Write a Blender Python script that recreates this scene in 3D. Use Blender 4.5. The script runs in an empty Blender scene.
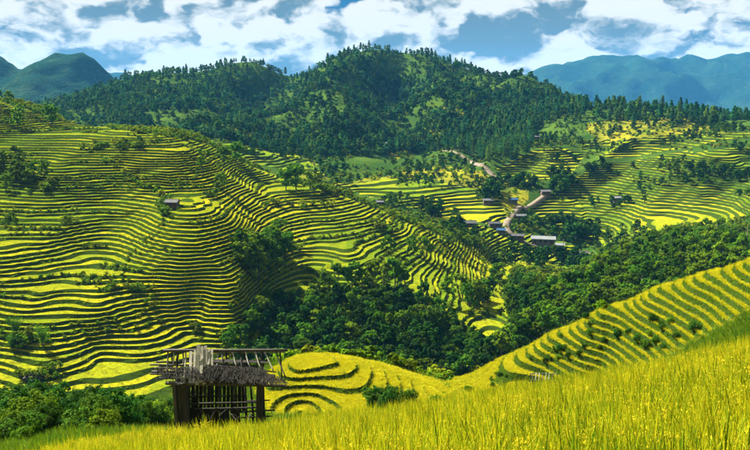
import bpy, bmesh, math, random
import numpy as np
from mathutils import Vector, Matrix
R = math.radians
random.seed(7)
RNG = np.random.default_rng(11)
SC = bpy.context.scene
COL = SC.collection

# ------------------------------------------------------------------ camera
FPX = 804.0                                   # focal length in photo pixels (750 wide)
HOR = 100.0                                   # photo row of eye level
PITCH = math.atan((225.0 - HOR) / FPX)
cam_data = bpy.data.cameras.new('camera')
cam_data.sensor_width = 36.0
cam_data.lens = 36.0 * FPX / 750.0
cam_data.clip_start = 0.1
cam_data.clip_end = 40000
cam = bpy.data.objects.new('camera', cam_data)
COL.objects.link(cam)
cam.location = (0, 0, 0)
cam.rotation_euler = (R(90) - PITCH, 0, 0)
SC.camera = cam

# ------------------------------------------------------------------ sun, sky, exposure
SUN_EL, SUN_AZ = R(40), R(-46)                # azimuth from +Y, negative = left
SUN = Vector((math.sin(SUN_AZ) * math.cos(SUN_EL), math.cos(SUN_AZ) * math.cos(SUN_EL), math.sin(SUN_EL)))
ld = bpy.data.lights.new('sun', 'SUN')
ld.energy = 5.0
ld.angle = R(0.5)
ld.color = (1.0, 0.95, 0.84)
lo = bpy.data.objects.new('sun', ld)
COL.objects.link(lo)
lo.rotation_euler = SUN.to_track_quat('Z', 'Y').to_euler()
lo.location = SUN * 3000

world = bpy.data.worlds.new('World')
SC.world = world
world.use_nodes = True
world.cycles.sampling_method = 'MANUAL'
world.cycles.sample_map_resolution = 256


class NT:
    """tiny node-tree helper"""
    def __init__(s, tree):
        s.t = tree
        s.t.nodes.clear()

    def n(s, typ, ins=None, **kw):
        nd = s.t.nodes.new(typ)
        for k, v in kw.items():
            setattr(nd, k, v)
        for k, v in (ins or {}).items():
            sock = nd.inputs[k]
            if isinstance(v, bpy.types.NodeSocket):
                s.t.links.new(v, sock)
            else:
                sock.default_value = v
        return nd

    def math(s, op, a, b=None, clamp=False):
        ins = {0: a}
        if b is not None:
            ins[1] = b
        return s.n('ShaderNodeMath', ins, operation=op, use_clamp=clamp).outputs[0]

    def vmath(s, op, a, b=None, out=0):
        ins = {0: a}
        if b is not None:
            ins[1] = b
        return s.n('ShaderNodeVectorMath', ins, operation=op).outputs[out]

    def mix(s, fac, a, b, blend='MIX'):
        nd = s.n('ShaderNodeMix', data_type='RGBA', blend_type=blend)
        for sock, v in ((nd.inputs[0], fac), (nd.inputs[6], a), (nd.inputs[7], b)):
            if isinstance(v, bpy.types.NodeSocket):
                s.t.links.new(v, sock)
            else:
                sock.default_value = v if not isinstance(v, (tuple, list)) else (*v[:3], 1)
        return nd.outputs[2]

    def ss(s, x, a, b, lo=0.0, hi=1.0):
        return s.n('ShaderNodeMapRange', {0: x, 1: a, 2: b, 3: lo, 4: hi}, interpolation_type='SMOOTHSTEP').outputs[0]

    def noise(s, vec, scale, detail=4, rough=0.55, dist=0.0, out=0, w=None):
        ins = {'Scale': scale, 'Detail': detail, 'Roughness': rough, 'Distortion': dist}
        if vec is not None:
            ins['Vector'] = vec
        kw = {}
        if w is not None:
            kw['noise_dimensions'] = '4D'
        nd = s.t.nodes.new('ShaderNodeTexNoise')
        for k, v in kw.items():
            setattr(nd, k, v)
        if w is not None:
            nd.inputs['W'].default_value = w
        for k, v in ins.items():
            if isinstance(v, bpy.types.NodeSocket):
                s.t.links.new(v, nd.inputs[k])
            else:
                nd.inputs[k].default_value = v
        return nd.outputs[out]


def build_world():
    t = NT(world.node_tree)
    sky = t.n('ShaderNodeTexSky', sky_type='NISHITA')
    sky.sun_disc = False
    sky.sun_elevation = SUN_EL
    sky.sun_rotation = SUN_AZ
    sky.altitude = 1200
    sky.air_density = 1.0
    sky.dust_density = 0.3
    sky.ozone_density = 3.0
    skyc = t.n('ShaderNodeHueSaturation', {'Hue': 0.485, 'Saturation': 1.6, 'Value': 0.13, 'Color': sky.outputs[0]}).outputs[0]
    skyc = t.mix(1.0, skyc, (0.50, 0.85, 1.15), 'MULTIPLY')
    d = t.n('ShaderNodeTexCoord').outputs['Generated']
    d = t.vmath('NORMALIZE', d)
    d = t.vmath('ADD', d, (CLOUD_W, 0.37 * CLOUD_W, 0.0))
    # cumulus: lumpy cells at several sizes, flattened towards the horizon
    p = t.vmath('MULTIPLY', d, (1.0, 1.0, 1.7))
    warp = t.vmath('MULTIPLY', t.vmath('SUBTRACT', t.noise(p, 9.0, 4, 0.6, out=1), (0.5, 0.5, 0.5)), (0.11, 0.11, 0.11))
    p1 = t.vmath('ADD', p, warp)

    def density(v, det):
        # inverted ridged noise: round puffs with dark creases
        rd = t.n('ShaderNodeTexNoise', {'Vector': v, 'Scale': 8.5, 'Detail': det, 'Roughness': 0.45, 'Lacunarity': 2.1, 'Offset': 1.0, 'Gain': 1.6},
                 noise_type='RIDGED_MULTIFRACTAL', noise_dimensions='3D', normalize=False).outputs[0]
        no = t.noise(v, 6.5, det + 3, 0.58)
        return t.math('ADD', t.math('MULTIPLY', t.math('SUBTRACT', 1.6, rd), 0.16), t.math('MULTIPLY', no, 0.8))
    den = density(p1, 4.0)
    off = tuple(SUN[i] * (0.020, 0.020, 0.048)[i] for i in range(3))
    den2 = density(t.vmath('ADD', p1, off), 3.0)
    big = t.noise(p, 4.6, 2, 0.5)
    thick = t.math('ADD', den, t.math('MULTIPLY', t.math('SUBTRACT', big, 0.5), 0.55))
    cov = t.ss(thick, COV0, COV1)
    lit = t.math('ADD', t.math('MULTIPLY', t.math('SUBTRACT', den, den2), 5.6), 0.58, clamp=True)
    core = t.ss(thick, COV1 + 0.09, COV1 + 0.22)
    lit = t.math('SUBTRACT', lit, t.math('MULTIPLY', core, 0.24), clamp=True)
    lit = t.ss(lit, 0.08, 0.76)
    cloud = t.mix(lit, CLOUD_DARK, CLOUD_LITE)
    # strengths: sky texture at 0.09; clouds are given in radiance, so divide it out
    cloud = t.vmath('SCALE', cloud)
    t.t.nodes.active = None
    cloud.node.inputs['Scale'].default_value = 1.0 / SKY_STR
    out = t.mix(cov, skyc, cloud)
    bg = t.n('ShaderNodeBackground', {'Color': out, 'Strength': SKY_STR})
    t.n('ShaderNodeOutputWorld', {'Surface': bg.outputs[0]})


SKY_STR = 0.05
CLOUD_W = 3.4
COV0, COV1 = 0.27, 0.355
CLOUD_DARK = (0.030, 0.047, 0.053)
CLOUD_LITE = (0.185, 0.185, 0.170)
build_world()
vs = SC.view_settings
vs.view_transform = 'Standard'
vs.look = 'None'
vs.exposure = 2.35
vs.gamma = 1.0
vs.use_curve_mapping = False
SC.cycles.use_denoising = True
SC.cycles.max_bounces = 6
SC.cycles.diffuse_bounces = 2
SC.cycles.transmission_bounces = 3
SC.cycles.transparent_max_bounces = 8
SC.cycles.volume_bounces = 1

# ------------------------------------------------------------------ numpy helpers
CP, SP = math.cos(PITCH), math.sin(PITCH)


def ray(px, py):
    """direction of a photo pixel, scaled to forward distance 1"""
    x = (px - 375.0) / FPX
    y = (225.0 - py) / FPX
    fy = CP + y * SP
    fz = -SP + y * CP
    return x / fy, fz / fy


def P(px, py, Y):
    rx, rz = ray(px, py)
    return (rx * Y, Y, rz * Y)


def project(x, y, z):
    """world arrays -> photo pixels"""
    fwd = y * CP - z * SP
    up = y * SP + z * CP
    fwd = np.where(fwd < 0.5, 0.5, fwd)
    return 375.0 + FPX * x / fwd, 225.0 - FPX * up / fwd


def hash2(ix, iy, seed=0):
    n = (ix.astype(np.int64) * 374761393 + iy.astype(np.int64) * 668265263 + seed * 1442695041) & 0x7fffffff
    n = ((n ^ (n >> 13)) * 1274126177) & 0x7fffffff
    n = (n ^ (n >> 16)) & 0x7fffffff
    return n / float(0x7fffffff)


def vnoise(x, y, seed=0):
    x = np.asarray(x, float); y = np.asarray(y, float)
    ix, iy = np.floor(x), np.floor(y)
    fx, fy = x - ix, y - iy
    fx = fx * fx * fx * (fx * (fx * 6 - 15) + 10); fy = fy * fy * fy * (fy * (fy * 6 - 15) + 10)
    a, b = hash2(ix, iy, seed), hash2(ix + 1, iy, seed)
    c, d = hash2(ix, iy + 1, seed), hash2(ix + 1, iy + 1, seed)
    return (a + (b - a) * fx) * (1 - fy) + (c + (d - c) * fx) * fy


def fbm(x, y, oct=4, seed=0, gain=0.5):
    s, a, t = 0.0, 1.0, 0.0
    for o in range(oct):
        s = s + a * vnoise(x * 2 ** o + 17.3 * o, y * 2 ** o - 9.1 * o, seed + o)
        t += a
        a *= gain
    return s / t * 2 - 1


def inside(poly, px, py):
    r = np.zeros(px.shape, bool)
    n = len(poly)
    for i in range(n):
        x0, y0 = poly[i]; x1, y1 = poly[(i + 1) % n]
        if y0 == y1:
            continue
        c = ((y0 > py) != (y1 > py)) & (px < (x1 - x0) * (py - y0) / (y1 - y0) + x0)
        r ^= c
    return r


def edge_dist(poly, px, py):
    best = np.full(px.shape, 1e9)
    n = len(poly)
    for i in range(n):
        x0, y0 = poly[i]; x1, y1 = poly[(i + 1) % n]
        dx, dy = x1 - x0, y1 - y0
        l2 = dx * dx + dy * dy + 1e-9
        t = np.clip(((px - x0) * dx + (py - y0) * dy) / l2, 0, 1)
        best = np.minimum(best, np.hypot(px - x0 - t * dx, py - y0 - t * dy))
    return best


def smooth(x):
    x = np.clip(x, 0, 1)
    return x * x * (3 - 2 * x)


# ------------------------------------------------------------------ terrain height
BACK = 15.0
RICE = 0.8
vis = [
 # standing place and foreground rice (crop tops; ground is RICE lower)
 (750,450,9,1),(600,450,10,1),(450,450,11.5,1),(300,450,14.5,1),(200,452,19,1),(100,458,26,1),(0,472,30,1),
 (750,400,14.5,1),(600,410,16,1),(450,425,18,1),(300,440,22,1),(900,380,12,1),(900,330,22,1),
 (750,346,26,1),(680,362,28,1),(600,377,30,1),(540,388,31,1),(430,406,33,1),(330,418,33,1),(270,427,32,1),(180,436,32,1),(60,451,32,1),(-80,475,32,1),
 # hut shelf and bushy bank on the left
 (215,438,35.5,0),(150,441,36,0),(290,436,36,0),(60,450,40,0),(-80,455,45,0),(0,440,50,0),(100,436,46,0),(0,412,72,0),(100,424,62,0),(-120,420,70,0),
 # round knoll
 (300,410,84,0),(270,395,86,0),(340,363,92,0),(300,366,91,0),(265,380,91,0),(400,372,94,0),(350,388,86,0),(400,402,83,0),(460,388,92,0),(450,400,86,0),(490,398,84,0),
 # right spur with slanting terraces
 (450,384,110,0),(500,358,108,0),(550,335,105,0),(600,315,100,0),(650,297,95,0),(700,278,90,0),(750,262,85,0),(850,225,78,0),
 (540,384,98,0),(600,368,94,0),(640,372,86,0),(650,340,89,0),(700,318,84,0),(750,295,79,0),(700,345,79,0),(750,318,75,0),(850,262,68,0),(850,300,62,0),
 # fields at the foot of the big hill
 (100,410,158,0),(150,400,162,0),(30,382,167,0),(100,377,171,0),(200,378,175,0),(0,352,181,0),(100,347,186,0),(200,345,191,0),(-100,362,176,0),(150,360,181,0),(240,330,197,0),(30,405,160,0),
 # big terraced hill
 (-100,310,196,0),(0,310,196,0),(60,310,196,0),(100,310,196,0),(190,312,203,0),(240,303,206,0),(-100,262,219.3,0),(0,262,219.3,0),(60,262,226,0),(120,262,225,0),(190,262,217,0),(228,262,222,0),(240,285,212,0),(-100,230,247.1,0),(0,230,250.2,0),(60,230,250,0),(110,230,253,0),(150,230,240,0),(187,230,233,0),(245,238,245,0),(285,256,262,0),(268,278,238,0),(182,290,208,0),(140,285,210,0),(180,205,253,0),(180,192,285.0,0),(-100,195,280.9,0),(0,195,280.9,0),(60,195,280.9,0),(120,195,285.2,0),(-100,158,314.5,0),(0,158,314.5,0),(60,158,314.5,0),(120,158,314.5,0),(180,158,314.5,0),(-100,140,347.3,0),(0,140,347.3,0),(60,140,347.3,0),(60,127,400,0),(0,100,430,0),(40,108,432,0),(120,129,424,0),(150,132,410,0),(200,139,414,0),(-100,95,430,0),
 (250,182,354,0),(300,202,332,0),(350,222,313,0),(400,242,304,0),(450,262,304,0),(300,242,282,0),(350,264,260,0),(400,272,266,0),(430,292,250,0),(480,292,272,0),
 (240,160,398,0),(300,180,386,0),(345,194,376,0),(420,224,367,0),(480,247,367,0),(512,264,354,0),
 (470,322,235,0),(500,346,216,0),
 # gully wood
 (260,322,211,0),(300,312,223,0),(340,304,230,0),(380,303,233,0),(420,302,236,0),(300,360,194,0),(350,372,192,0),(420,366,196,0),(460,352,204,0),(250,352,194,0),
 # wood on the right
 (560,330,204,0),(520,312,238,0),(600,302,228,0),(650,284,240,0),(700,272,238,0),(760,264,240,0),(620,262,300,0),(680,244,322,0),(750,244,322,0),(900,230,300,0),
 (500,345,212,0),(530,285,290,0),
 # valley floor and village
 (230,146,560,0),(260,166,520,0),(310,172,520,0),(330,186,480,0),(400,201,450,0),(420,181,520,0),(450,221,430,0),(480,227,420,0),(540,251,400,0),(500,267,360,0),(590,254,400,0),(560,277,345,0),(505,300,285,0),
 # right slopes
 (620,232,410,0),(660,212,425,0),(600,216,450,0),(560,206,470,0),(640,186,480,0),(690,163,490,0),(725,190,450,0),(750,202,420,0),(745,160,490,0),(650,156,530,0),(560,161,560,0),(540,150,600,0),(500,166,560,0),(470,161,580,0),(450,151,620,0),(600,131,640,0),(680,141,600,0),(750,131,600,0),(900,130,600,0),(900,200,420,0),
 (570,107,760,0),(620,110,740,0),(650,113,730,0),(700,119,710,0),(750,126,690,0),(900,128,690,0),
 # wooded mountain
 (335,152,630,0),(400,148,720,0),(285,152,660,0),(345,122,700,0),(335,97,800,0),(340,76,910,0),(230,132,690,0),
 (70,106,1000,0),(100,92,1010,0),(130,79,1020,0),(200,67,1040,0),(255,68,1050,0),(300,80,1070,0),(338,60,1010,0),(380,61,1020,0),(420,66,1010,0),(470,73,980,0),(520,80,930,0),(545,89,880,0),(575,97,850,0),
 (150,112,840,0),(210,101,860,0),(110,118,800,0),(262,98,990,0),(275,122,880,0),(430,108,790,0),(445,90,860,0),(395,92,985,0),(395,120,880,0),(500,108,800,0),(490,90,900,0),(500,141,650,0),(540,120,740,0),(-60,112,1000,0),(200,125,730,0),(465,128,720,0),
]
hid = [  # (photo column, distance, z) of ground that other ground hides
 (375,0,-2.4),(900,2,-1.6),(-150,2,-3.4),(375,-8,-0.6),
 (215,45,-21),(340,58,-27),(300,72,-31),(400,70,-29.5),(60,100,-41),(-80,100,-42),(180,110,-46),(270,100,-34),(340,120,-47),(400,120,-45),(460,140,-57),
 (300,135,-60),(400,150,-67),(480,165,-65),(550,150,-51),(650,150,-47),(750,150,-43),(870,150,-40),(600,185,-58),(700,190,-54),
 (450,120,-43),(500,118,-40),(550,116,-36.5),(600,112,-32.5),(650,108,-28.5),(700,103,-25),(750,98,-22.5),(850,92,-19),(600,125,-39),(700,118,-33),(800,108,-28),
 (450,50,-21.8),(450,66,-28),(540,45,-18.3),(540,60,-24.5),(600,45,-17.6),(600,60,-23.2),(680,42,-15.2),(680,57,-20.5),(750,40,-13.4),(750,55,-18),(850,40,-11.5),(330,45,-20),
 (0,500,-22),(120,490,-32),(240,460,-46),(345,425,-62),(420,405,-66),(-120,500,-15),(100,600,-50),(0,600,-40),(-120,700,-20),(50,800,-25),
 (650,1000,-90),(570,1000,-70),(750,1000,-95),(350,1300,-20),(200,1300,-20),(480,1300,-40),(50,1300,-40),(900,1000,-90),(650,1400,-120),(350,1500,-80),(900,1400,-120),(-100,1400,-60),
]
pts = []
for px, py, Y, rice in vis:
    x, y, z = P(px, py, Y)
    pts.append((x, y, z - (RICE if rice else 0)))
for px, Y, z in hid:
    pts.append(((px - 375) / FPX * max(Y, 14) * (1.0 if Y > 5 else 1.0), Y, z))
pts = np.array(pts)
AU = 2.0


def uw(x, y):
    D = np.maximum(y + BACK, 5.0)
    return AU * x / D, np.log(D), D


cu, cw, cD = uw(pts[:, 0], pts[:, 1])
cv = pts[:, 2] / cD


def tps(r2):
    return 0.5 * r2 * np.log(r2 + 1e-12)


_n = len(pts)
K = tps((cu[:, None] - cu) ** 2 + (cw[:, None] - cw) ** 2) + np.eye(_n) * 2e-5
Pm = np.stack([np.ones(_n), cu, cw], 1)
_A = np.block([[K, Pm], [Pm.T, np.zeros((3, 3))]])
_sol = np.linalg.solve(_A, np.concatenate([cv, np.zeros(3)]))
_wts, _aff = _sol[:_n], _sol[_n:]


def base_height(x, y):
    x = np.asarray(x, float); y = np.asarray(y, float)
    sh = x.shape
    u, w, D = uw(x.ravel(), y.ravel())
    v = _aff[0] + _aff[1] * u + _aff[2] * w
    for i in range(_n):
        v += _wts[i] * tps((u - cu[i]) ** 2 + (w - cw[i]) ** 2)
    z = (v * D).reshape(sh)
    # natural unevenness
    a = np.clip((y - 60) / 120, 0, 1)
    z = z + a * (0.7 * fbm(x / 38, y / 38, 3, 5) + 0.35 * fbm(x / 9, y / 9, 2, 9))
    near = np.clip((y - 45) / 30, 0, 1) * (1 - a)
    z = z + near * 0.15 * fbm(x / 12, y / 12, 3, 21)
    far = np.clip((y - 480) / 250, 0, 1)
    ridge = 1 - np.abs(fbm(x / 130 + 0.3 * fbm(x / 60, y / 60, 2, 3), y / 190, 3, 31))
    z = z + far * (22 * (ridge - 0.72) + 4.0 * fbm(x / 45, y / 45, 3, 41))
    mid = np.clip((y - 360) / 60, 0, 1) * np.clip((700 - y) / 120, 0, 1) * np.clip((x - 20) / 60, 0, 1)
    spur = 1 - np.abs(fbm((x - 0.55 * y) / 95, (y + 0.5 * x) / 260, 3, 53))
    z = z + mid * 16 * (spur - 0.75)
    hill = np.clip((y - 190) / 40, 0, 1) * np.clip((430 - y) / 60, 0, 1)
    z = z + hill * 1.2 * (1 - 2 * np.abs(fbm((x - 0.3 * y) / 48, (y + 0.3 * x) / 130, 2, 57)))
    return z


# terraced areas: photo outline, distance range, step, riser share
TERR = [
 ('terraced_hillside', [(-260,80),(0,99),(60,119),(130,130),(205,139),(240,160),(300,180),(345,194),(420,224),(480,247),(516,264),(506,292),(512,330),(505,350),(470,335),(430,300),(400,288),(300,300),(262,308),(240,335),(252,350),(235,362),(180,372),(165,412),(60,414),(20,392),(-260,400)], 138, 446, 0.8, 0.27, 4),
 ('terraced_spur', [(440,384),(500,351),(550,327),(600,307),(650,288),(700,268),(750,250),(860,205),(880,290),(750,312),(700,338),(660,362),(630,378),(540,392),(470,396)], 50, 130, 0.74, 0.30, 3),
 ('terraced_knoll', [(250,380),(290,354),(345,348),(405,358),(475,380),(490,402),(430,412),(330,418),(262,416)], 74, 100, 0.5, 0.13, 4),
 ('terraced_valley_slope', [(492,168),(540,146),(590,148),(572,178),(500,184)], 480, 640, 1.3, 0.30, 3),
 ('terraced_valley_slope', [(528,208),(600,160),(720,148),(800,146),(820,232),(690,226),(640,238),(590,250),(548,226)], 385, 570, 1.2, 0.30, 3),
 ('terraced_valley_slope', [(470,222),(540,234),(604,254),(590,272),(520,268),(484,250)], 335, 440, 0.9, 0.25, 3),
 ('terraced_valley_slope', [(318,182),(420,178),(500,192),(516,224),(470,236),(420,214),(345,190)], 385, 540, 1.2, 0.30, 3),
 ('terraced_valley_slope', [(196,130),(262,128),(335,178),(250,164)], 440, 640, 1.3, 0.30, 3),
 ('terraced_valley_slope', [(570,138),(800,130),(800,148),(720,150),(600,160)], 540, 700, 1.5, 0.30, 3),
]

# grid
NU, NW = 430, 450
U0, U1 = -0.64, 0.64
W0, W1 = math.log(6.5), math.log(1500.0)
gu = np.linspace(U0, U1, NU)
gw = np.linspace(W0, W1, NW)
GU, GW = np.meshgrid(gu, gw)
GD = np.exp(GW)
GX, GY = GU * GD, GD - BACK
GZ = base_height(GX, GY)
PX, PY = project(GX, GY, GZ)

GT = np.full(GX.shape, -1)
GM = np.zeros(GX.shape)          # terrace weight
GS = np.ones(GX.shape)
for i, (nm, poly, y0, y1, s, r, soft) in enumerate(TERR):
    JX = PX + 5 * fbm(GX / (0.03 * GY + 2), GY / (0.06 * GY + 3), 2, 91)
    JY = PY + 3 * fbm(GX / (0.03 * GY + 2), GY / (0.06 * GY + 3), 2, 92)
    m = inside(poly, JX, JY) & (GY > y0) & (GY < y1)
    e = smooth(edge_dist(poly, JX, JY) / soft)
    e *= smooth((GY - y0) / (0.03 * y0)) * smooth((y1 - GY) / (0.02 * y1))
    m &= (GT < 0)
    GT[m] = i
    GM[m] = e[m]
    GS[m] = s


def grid_sample(F, x, y):
    D = np.maximum(np.asarray(y, float) + BACK, 6.6)
    a = np.clip((np.asarray(x, float) / D - U0) / (U1 - U0) * (NU - 1), 0, NU - 1.001)
    b = np.clip((np.log(D) - W0) / (W1 - W0) * (NW - 1), 0, NW - 1.001)
    i, j = a.astype(int), b.astype(int)
    fa, fb = a - i, b - j
    return (F[j, i] * (1 - fa) + F[j, i + 1] * fa) * (1 - fb) + (F[j + 1, i] * (1 - fa) + F[j + 1, i + 1] * fa) * fb


def step_field(x, y, z, s):
    """terrace number before rounding: height with a drifting offset, so steps merge and split"""
    a = np.clip((y - 110) / 60, 0, 1)
    brk = np.tanh(12 * fbm(x / 52 + 0.5 * fbm(x / 22, y / 22, 2, 79), y / 75, 2, 78))
    f = z / s + a * (0.40 * fbm(x / 34, y / 34, 2, 77) + 0.20 * fbm(x / 9, y / 9, 2, 76) + 0.46 * brk)
    kn = smooth((101 - y) / 3) * smooth((y - 70) / 3) * smooth((12 - x) / 5)
    f = f - kn * (0.17 * (x + 4) + 0.5 * fbm(x / 7, y / 7, 2, 71))
    return f + a * 0.16 * np.sin(2 * np.pi * 0.43 * f + 2.0 * fbm(x / 80, y / 80, 2, 75))


def stair(f, r):
    k = np.floor(f + 1e-6)
    fr = np.clip(f - k, 0, 1)
    return k + np.minimum(fr / r, 1.0) - 0.5


GF = step_field(GX, GY, GZ, GS)


def ground(x, y):
    """final ground height incl. terraces"""
    x = np.asarray(x, float); y = np.asarray(y, float)
    h = grid_sample(GZ, x, y)
    D = np.maximum(y + BACK, 6.6)
    a = np.clip(np.rint((x / D - U0) / (U1 - U0) * (NU - 1)), 0, NU - 1).astype(int)
    b = np.clip(np.rint((np.log(D) - W0) / (W1 - W0) * (NW - 1)), 0, NW - 1).astype(int)
    t = GT[b, a]
    w = grid_sample(GM, x, y)
    f = grid_sample(GF, x, y)
    rr = np.array([q[5] for q in TERR] + [0.3])[t]
    ss = GS[b, a]
    return np.where(t >= 0, h + w * ss * (stair(f, rr) - f), h)


# ------------------------------------------------------------------ materials
MATS = {}


def new_mat(name):
    m = bpy.data.materials.new(name)
    m.use_nodes = True
    MATS[name] = m
    return m, NT(m.node_tree)


def finish(t, col, rough=0.85, bump=None, bstr=0.3, bdist=0.1, trans=0.0, spec=0.0):
    b = t.n('ShaderNodeBsdfPrincipled', {'Base Color': col, 'Roughness': rough, 'Specular IOR Level': spec})
    if bump is not None:
        bn = t.n('ShaderNodeBump', {'Height': bump, 'Strength': bstr, 'Distance': bdist})
        t.t.links.new(bn.outputs[0], b.inputs['Normal'])
    sh = b.outputs[0]
    if trans > 0:
        tr = t.n('ShaderNodeBsdfTranslucent', {'Color': col})
        mx = t.n('ShaderNodeMixShader', {0: trans})
        t.t.links.new(sh, mx.inputs[1])
        t.t.links.new(tr.outputs[0], mx.inputs[2])
        sh = mx.outputs[0]
    t.n('ShaderNodeOutputMaterial', {'Surface': sh})


def pos(t):
    return t.n('ShaderNodeNewGeometry').outputs['Position']


def mat_rice():
    m, t = new_mat('rice_crop')
    p = pos(t)
    a = t.n('ShaderNodeAttribute', attribute_name='tone').outputs['Fac']
    n1 = t.noise(p, 0.35, 5, 0.6)
    n2 = t.noise(p, 2.6, 3, 0.7)
    v = t.math('ADD', a, t.math('MULTIPLY', t.math('SUBTRACT', n1, 0.5), 0.55))
    ramp = t.n('ShaderNodeValToRGB', {0: v})
    cr = ramp.color_ramp
    cr.elements[0].position = 0.0; cr.elements[0].color = (0.0351, 0.0819, 0.00468, 1)
    cr.elements[1].position = 1.0; cr.elements[1].color = (0.31, 0.25, 0.007, 1)
    for q, c in ((0.3, (0.0858, 0.1404, 0.0039, 1)), (0.55, (0.195, 0.2028, 0.00468, 1)), (0.8, (0.2808, 0.2457, 0.00546, 1))):
        e = cr.elements.new(q); e.color = c
    c = t.mix(t.ss(n2, 0.35, 0.7, 0.0, 0.55), ramp.outputs[0], (0.07, 0.10, 0.006))
    finish(t, c, 0.8, n2, 0.6, 0.35)


def mat_bank():
    m, t = new_mat('bank_grass')
    p = pos(t)
    n1 = t.noise(p, 0.4, 5, 0.6)
    n2 = t.noise(p, 3.0, 3, 0.7)
    c = t.mix(n1, (0.008, 0.030, 0.002), (0.040, 0.068, 0.004))
    c = t.mix(t.ss(n2, 0.4, 0.75), c, (0.03, 0.035, 0.010))
    finish(t, c, 0.9, n2, 0.9, 0.4)


def mat_ground():
    m, t = new_mat('hill_ground')
    p = pos(t)
    a = t.n('ShaderNodeAttribute', attribute_name='tone').outputs['Fac']
    n1 = t.noise(p, 0.03, 6, 0.62)
    n2 = t.noise(p, 0.5, 5, 0.65)
    c = t.mix(t.ss(n1, 0.35, 0.65), (0.014, 0.045, 0.005), (0.048, 0.090, 0.007))
    c = t.mix(t.ss(n2, 0.4, 0.7), c, (0.03, 0.05, 0.012))
    y = t.mix(n2, (0.13, 0.15, 0.007), (0.26, 0.21, 0.012))
    c = t.mix(t.ss(t.math('ADD', a, t.math('MULTIPLY', t.math('SUBTRACT', n1, 0.5), 0.9)), 0.4, 0.75), c, y)
    finish(t, c, 0.95, n2, 0.8, 0.8)


mat_rice(); mat_bank(); mat_ground()


# ------------------------------------------------------------------ terrain meshes
def mesh_from(name, V, F, mats=(), fmat=None, tone=None, smooth_=False):
    me = bpy.data.meshes.new(name)
    me.vertices.add(len(V))
    me.vertices.foreach_set('co', np.ascontiguousarray(V, dtype=np.float32).ravel())
    nf, k = F.shape
    me.loops.add(nf * k)
    me.loops.foreach_set('vertex_index', np.ascontiguousarray(F, dtype=np.int32).ravel())
    me.polygons.add(nf)
    me.polygons.foreach_set('loop_start', np.arange(0, nf * k, k, dtype=np.int32))
    for m in mats:
        me.materials.append(m)
    if fmat is not None:
        me.polygons.foreach_set('material_index', np.ascontiguousarray(fmat, dtype=np.int32))
    me.polygons.foreach_set('use_smooth', np.full(nf, smooth_, bool))
    if tone is not None:
        at = me.attributes.new('tone', 'FLOAT', 'FACE')
        at.data.foreach_set('value', np.ascontiguousarray(tone, dtype=np.float32))
    me.update(calc_edges=True)
    return me


def link(name, data, parent=None, kind=None, label=None, cat=None, group=None):
    o = bpy.data.objects.new(name, data)
    COL.objects.link(o)
    if parent is not None:
        o.parent = parent
    for k, v in (('kind', kind), ('label', label), ('category', cat), ('group', group)):
        if v:
            o[k] = v
    return o


def dedup(T):
    """triangles (n,3,3) -> verts, faces"""
    flat = np.round(T.reshape(-1, 3) * 500).astype(np.int64)
    key = np.ascontiguousarray(flat).view(np.dtype((np.void, 24))).ravel()
    _, idx, inv = np.unique(key, return_index=True, return_inverse=True)
    return T.reshape(-1, 3)[idx], inv.reshape(-1, 3)


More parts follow.
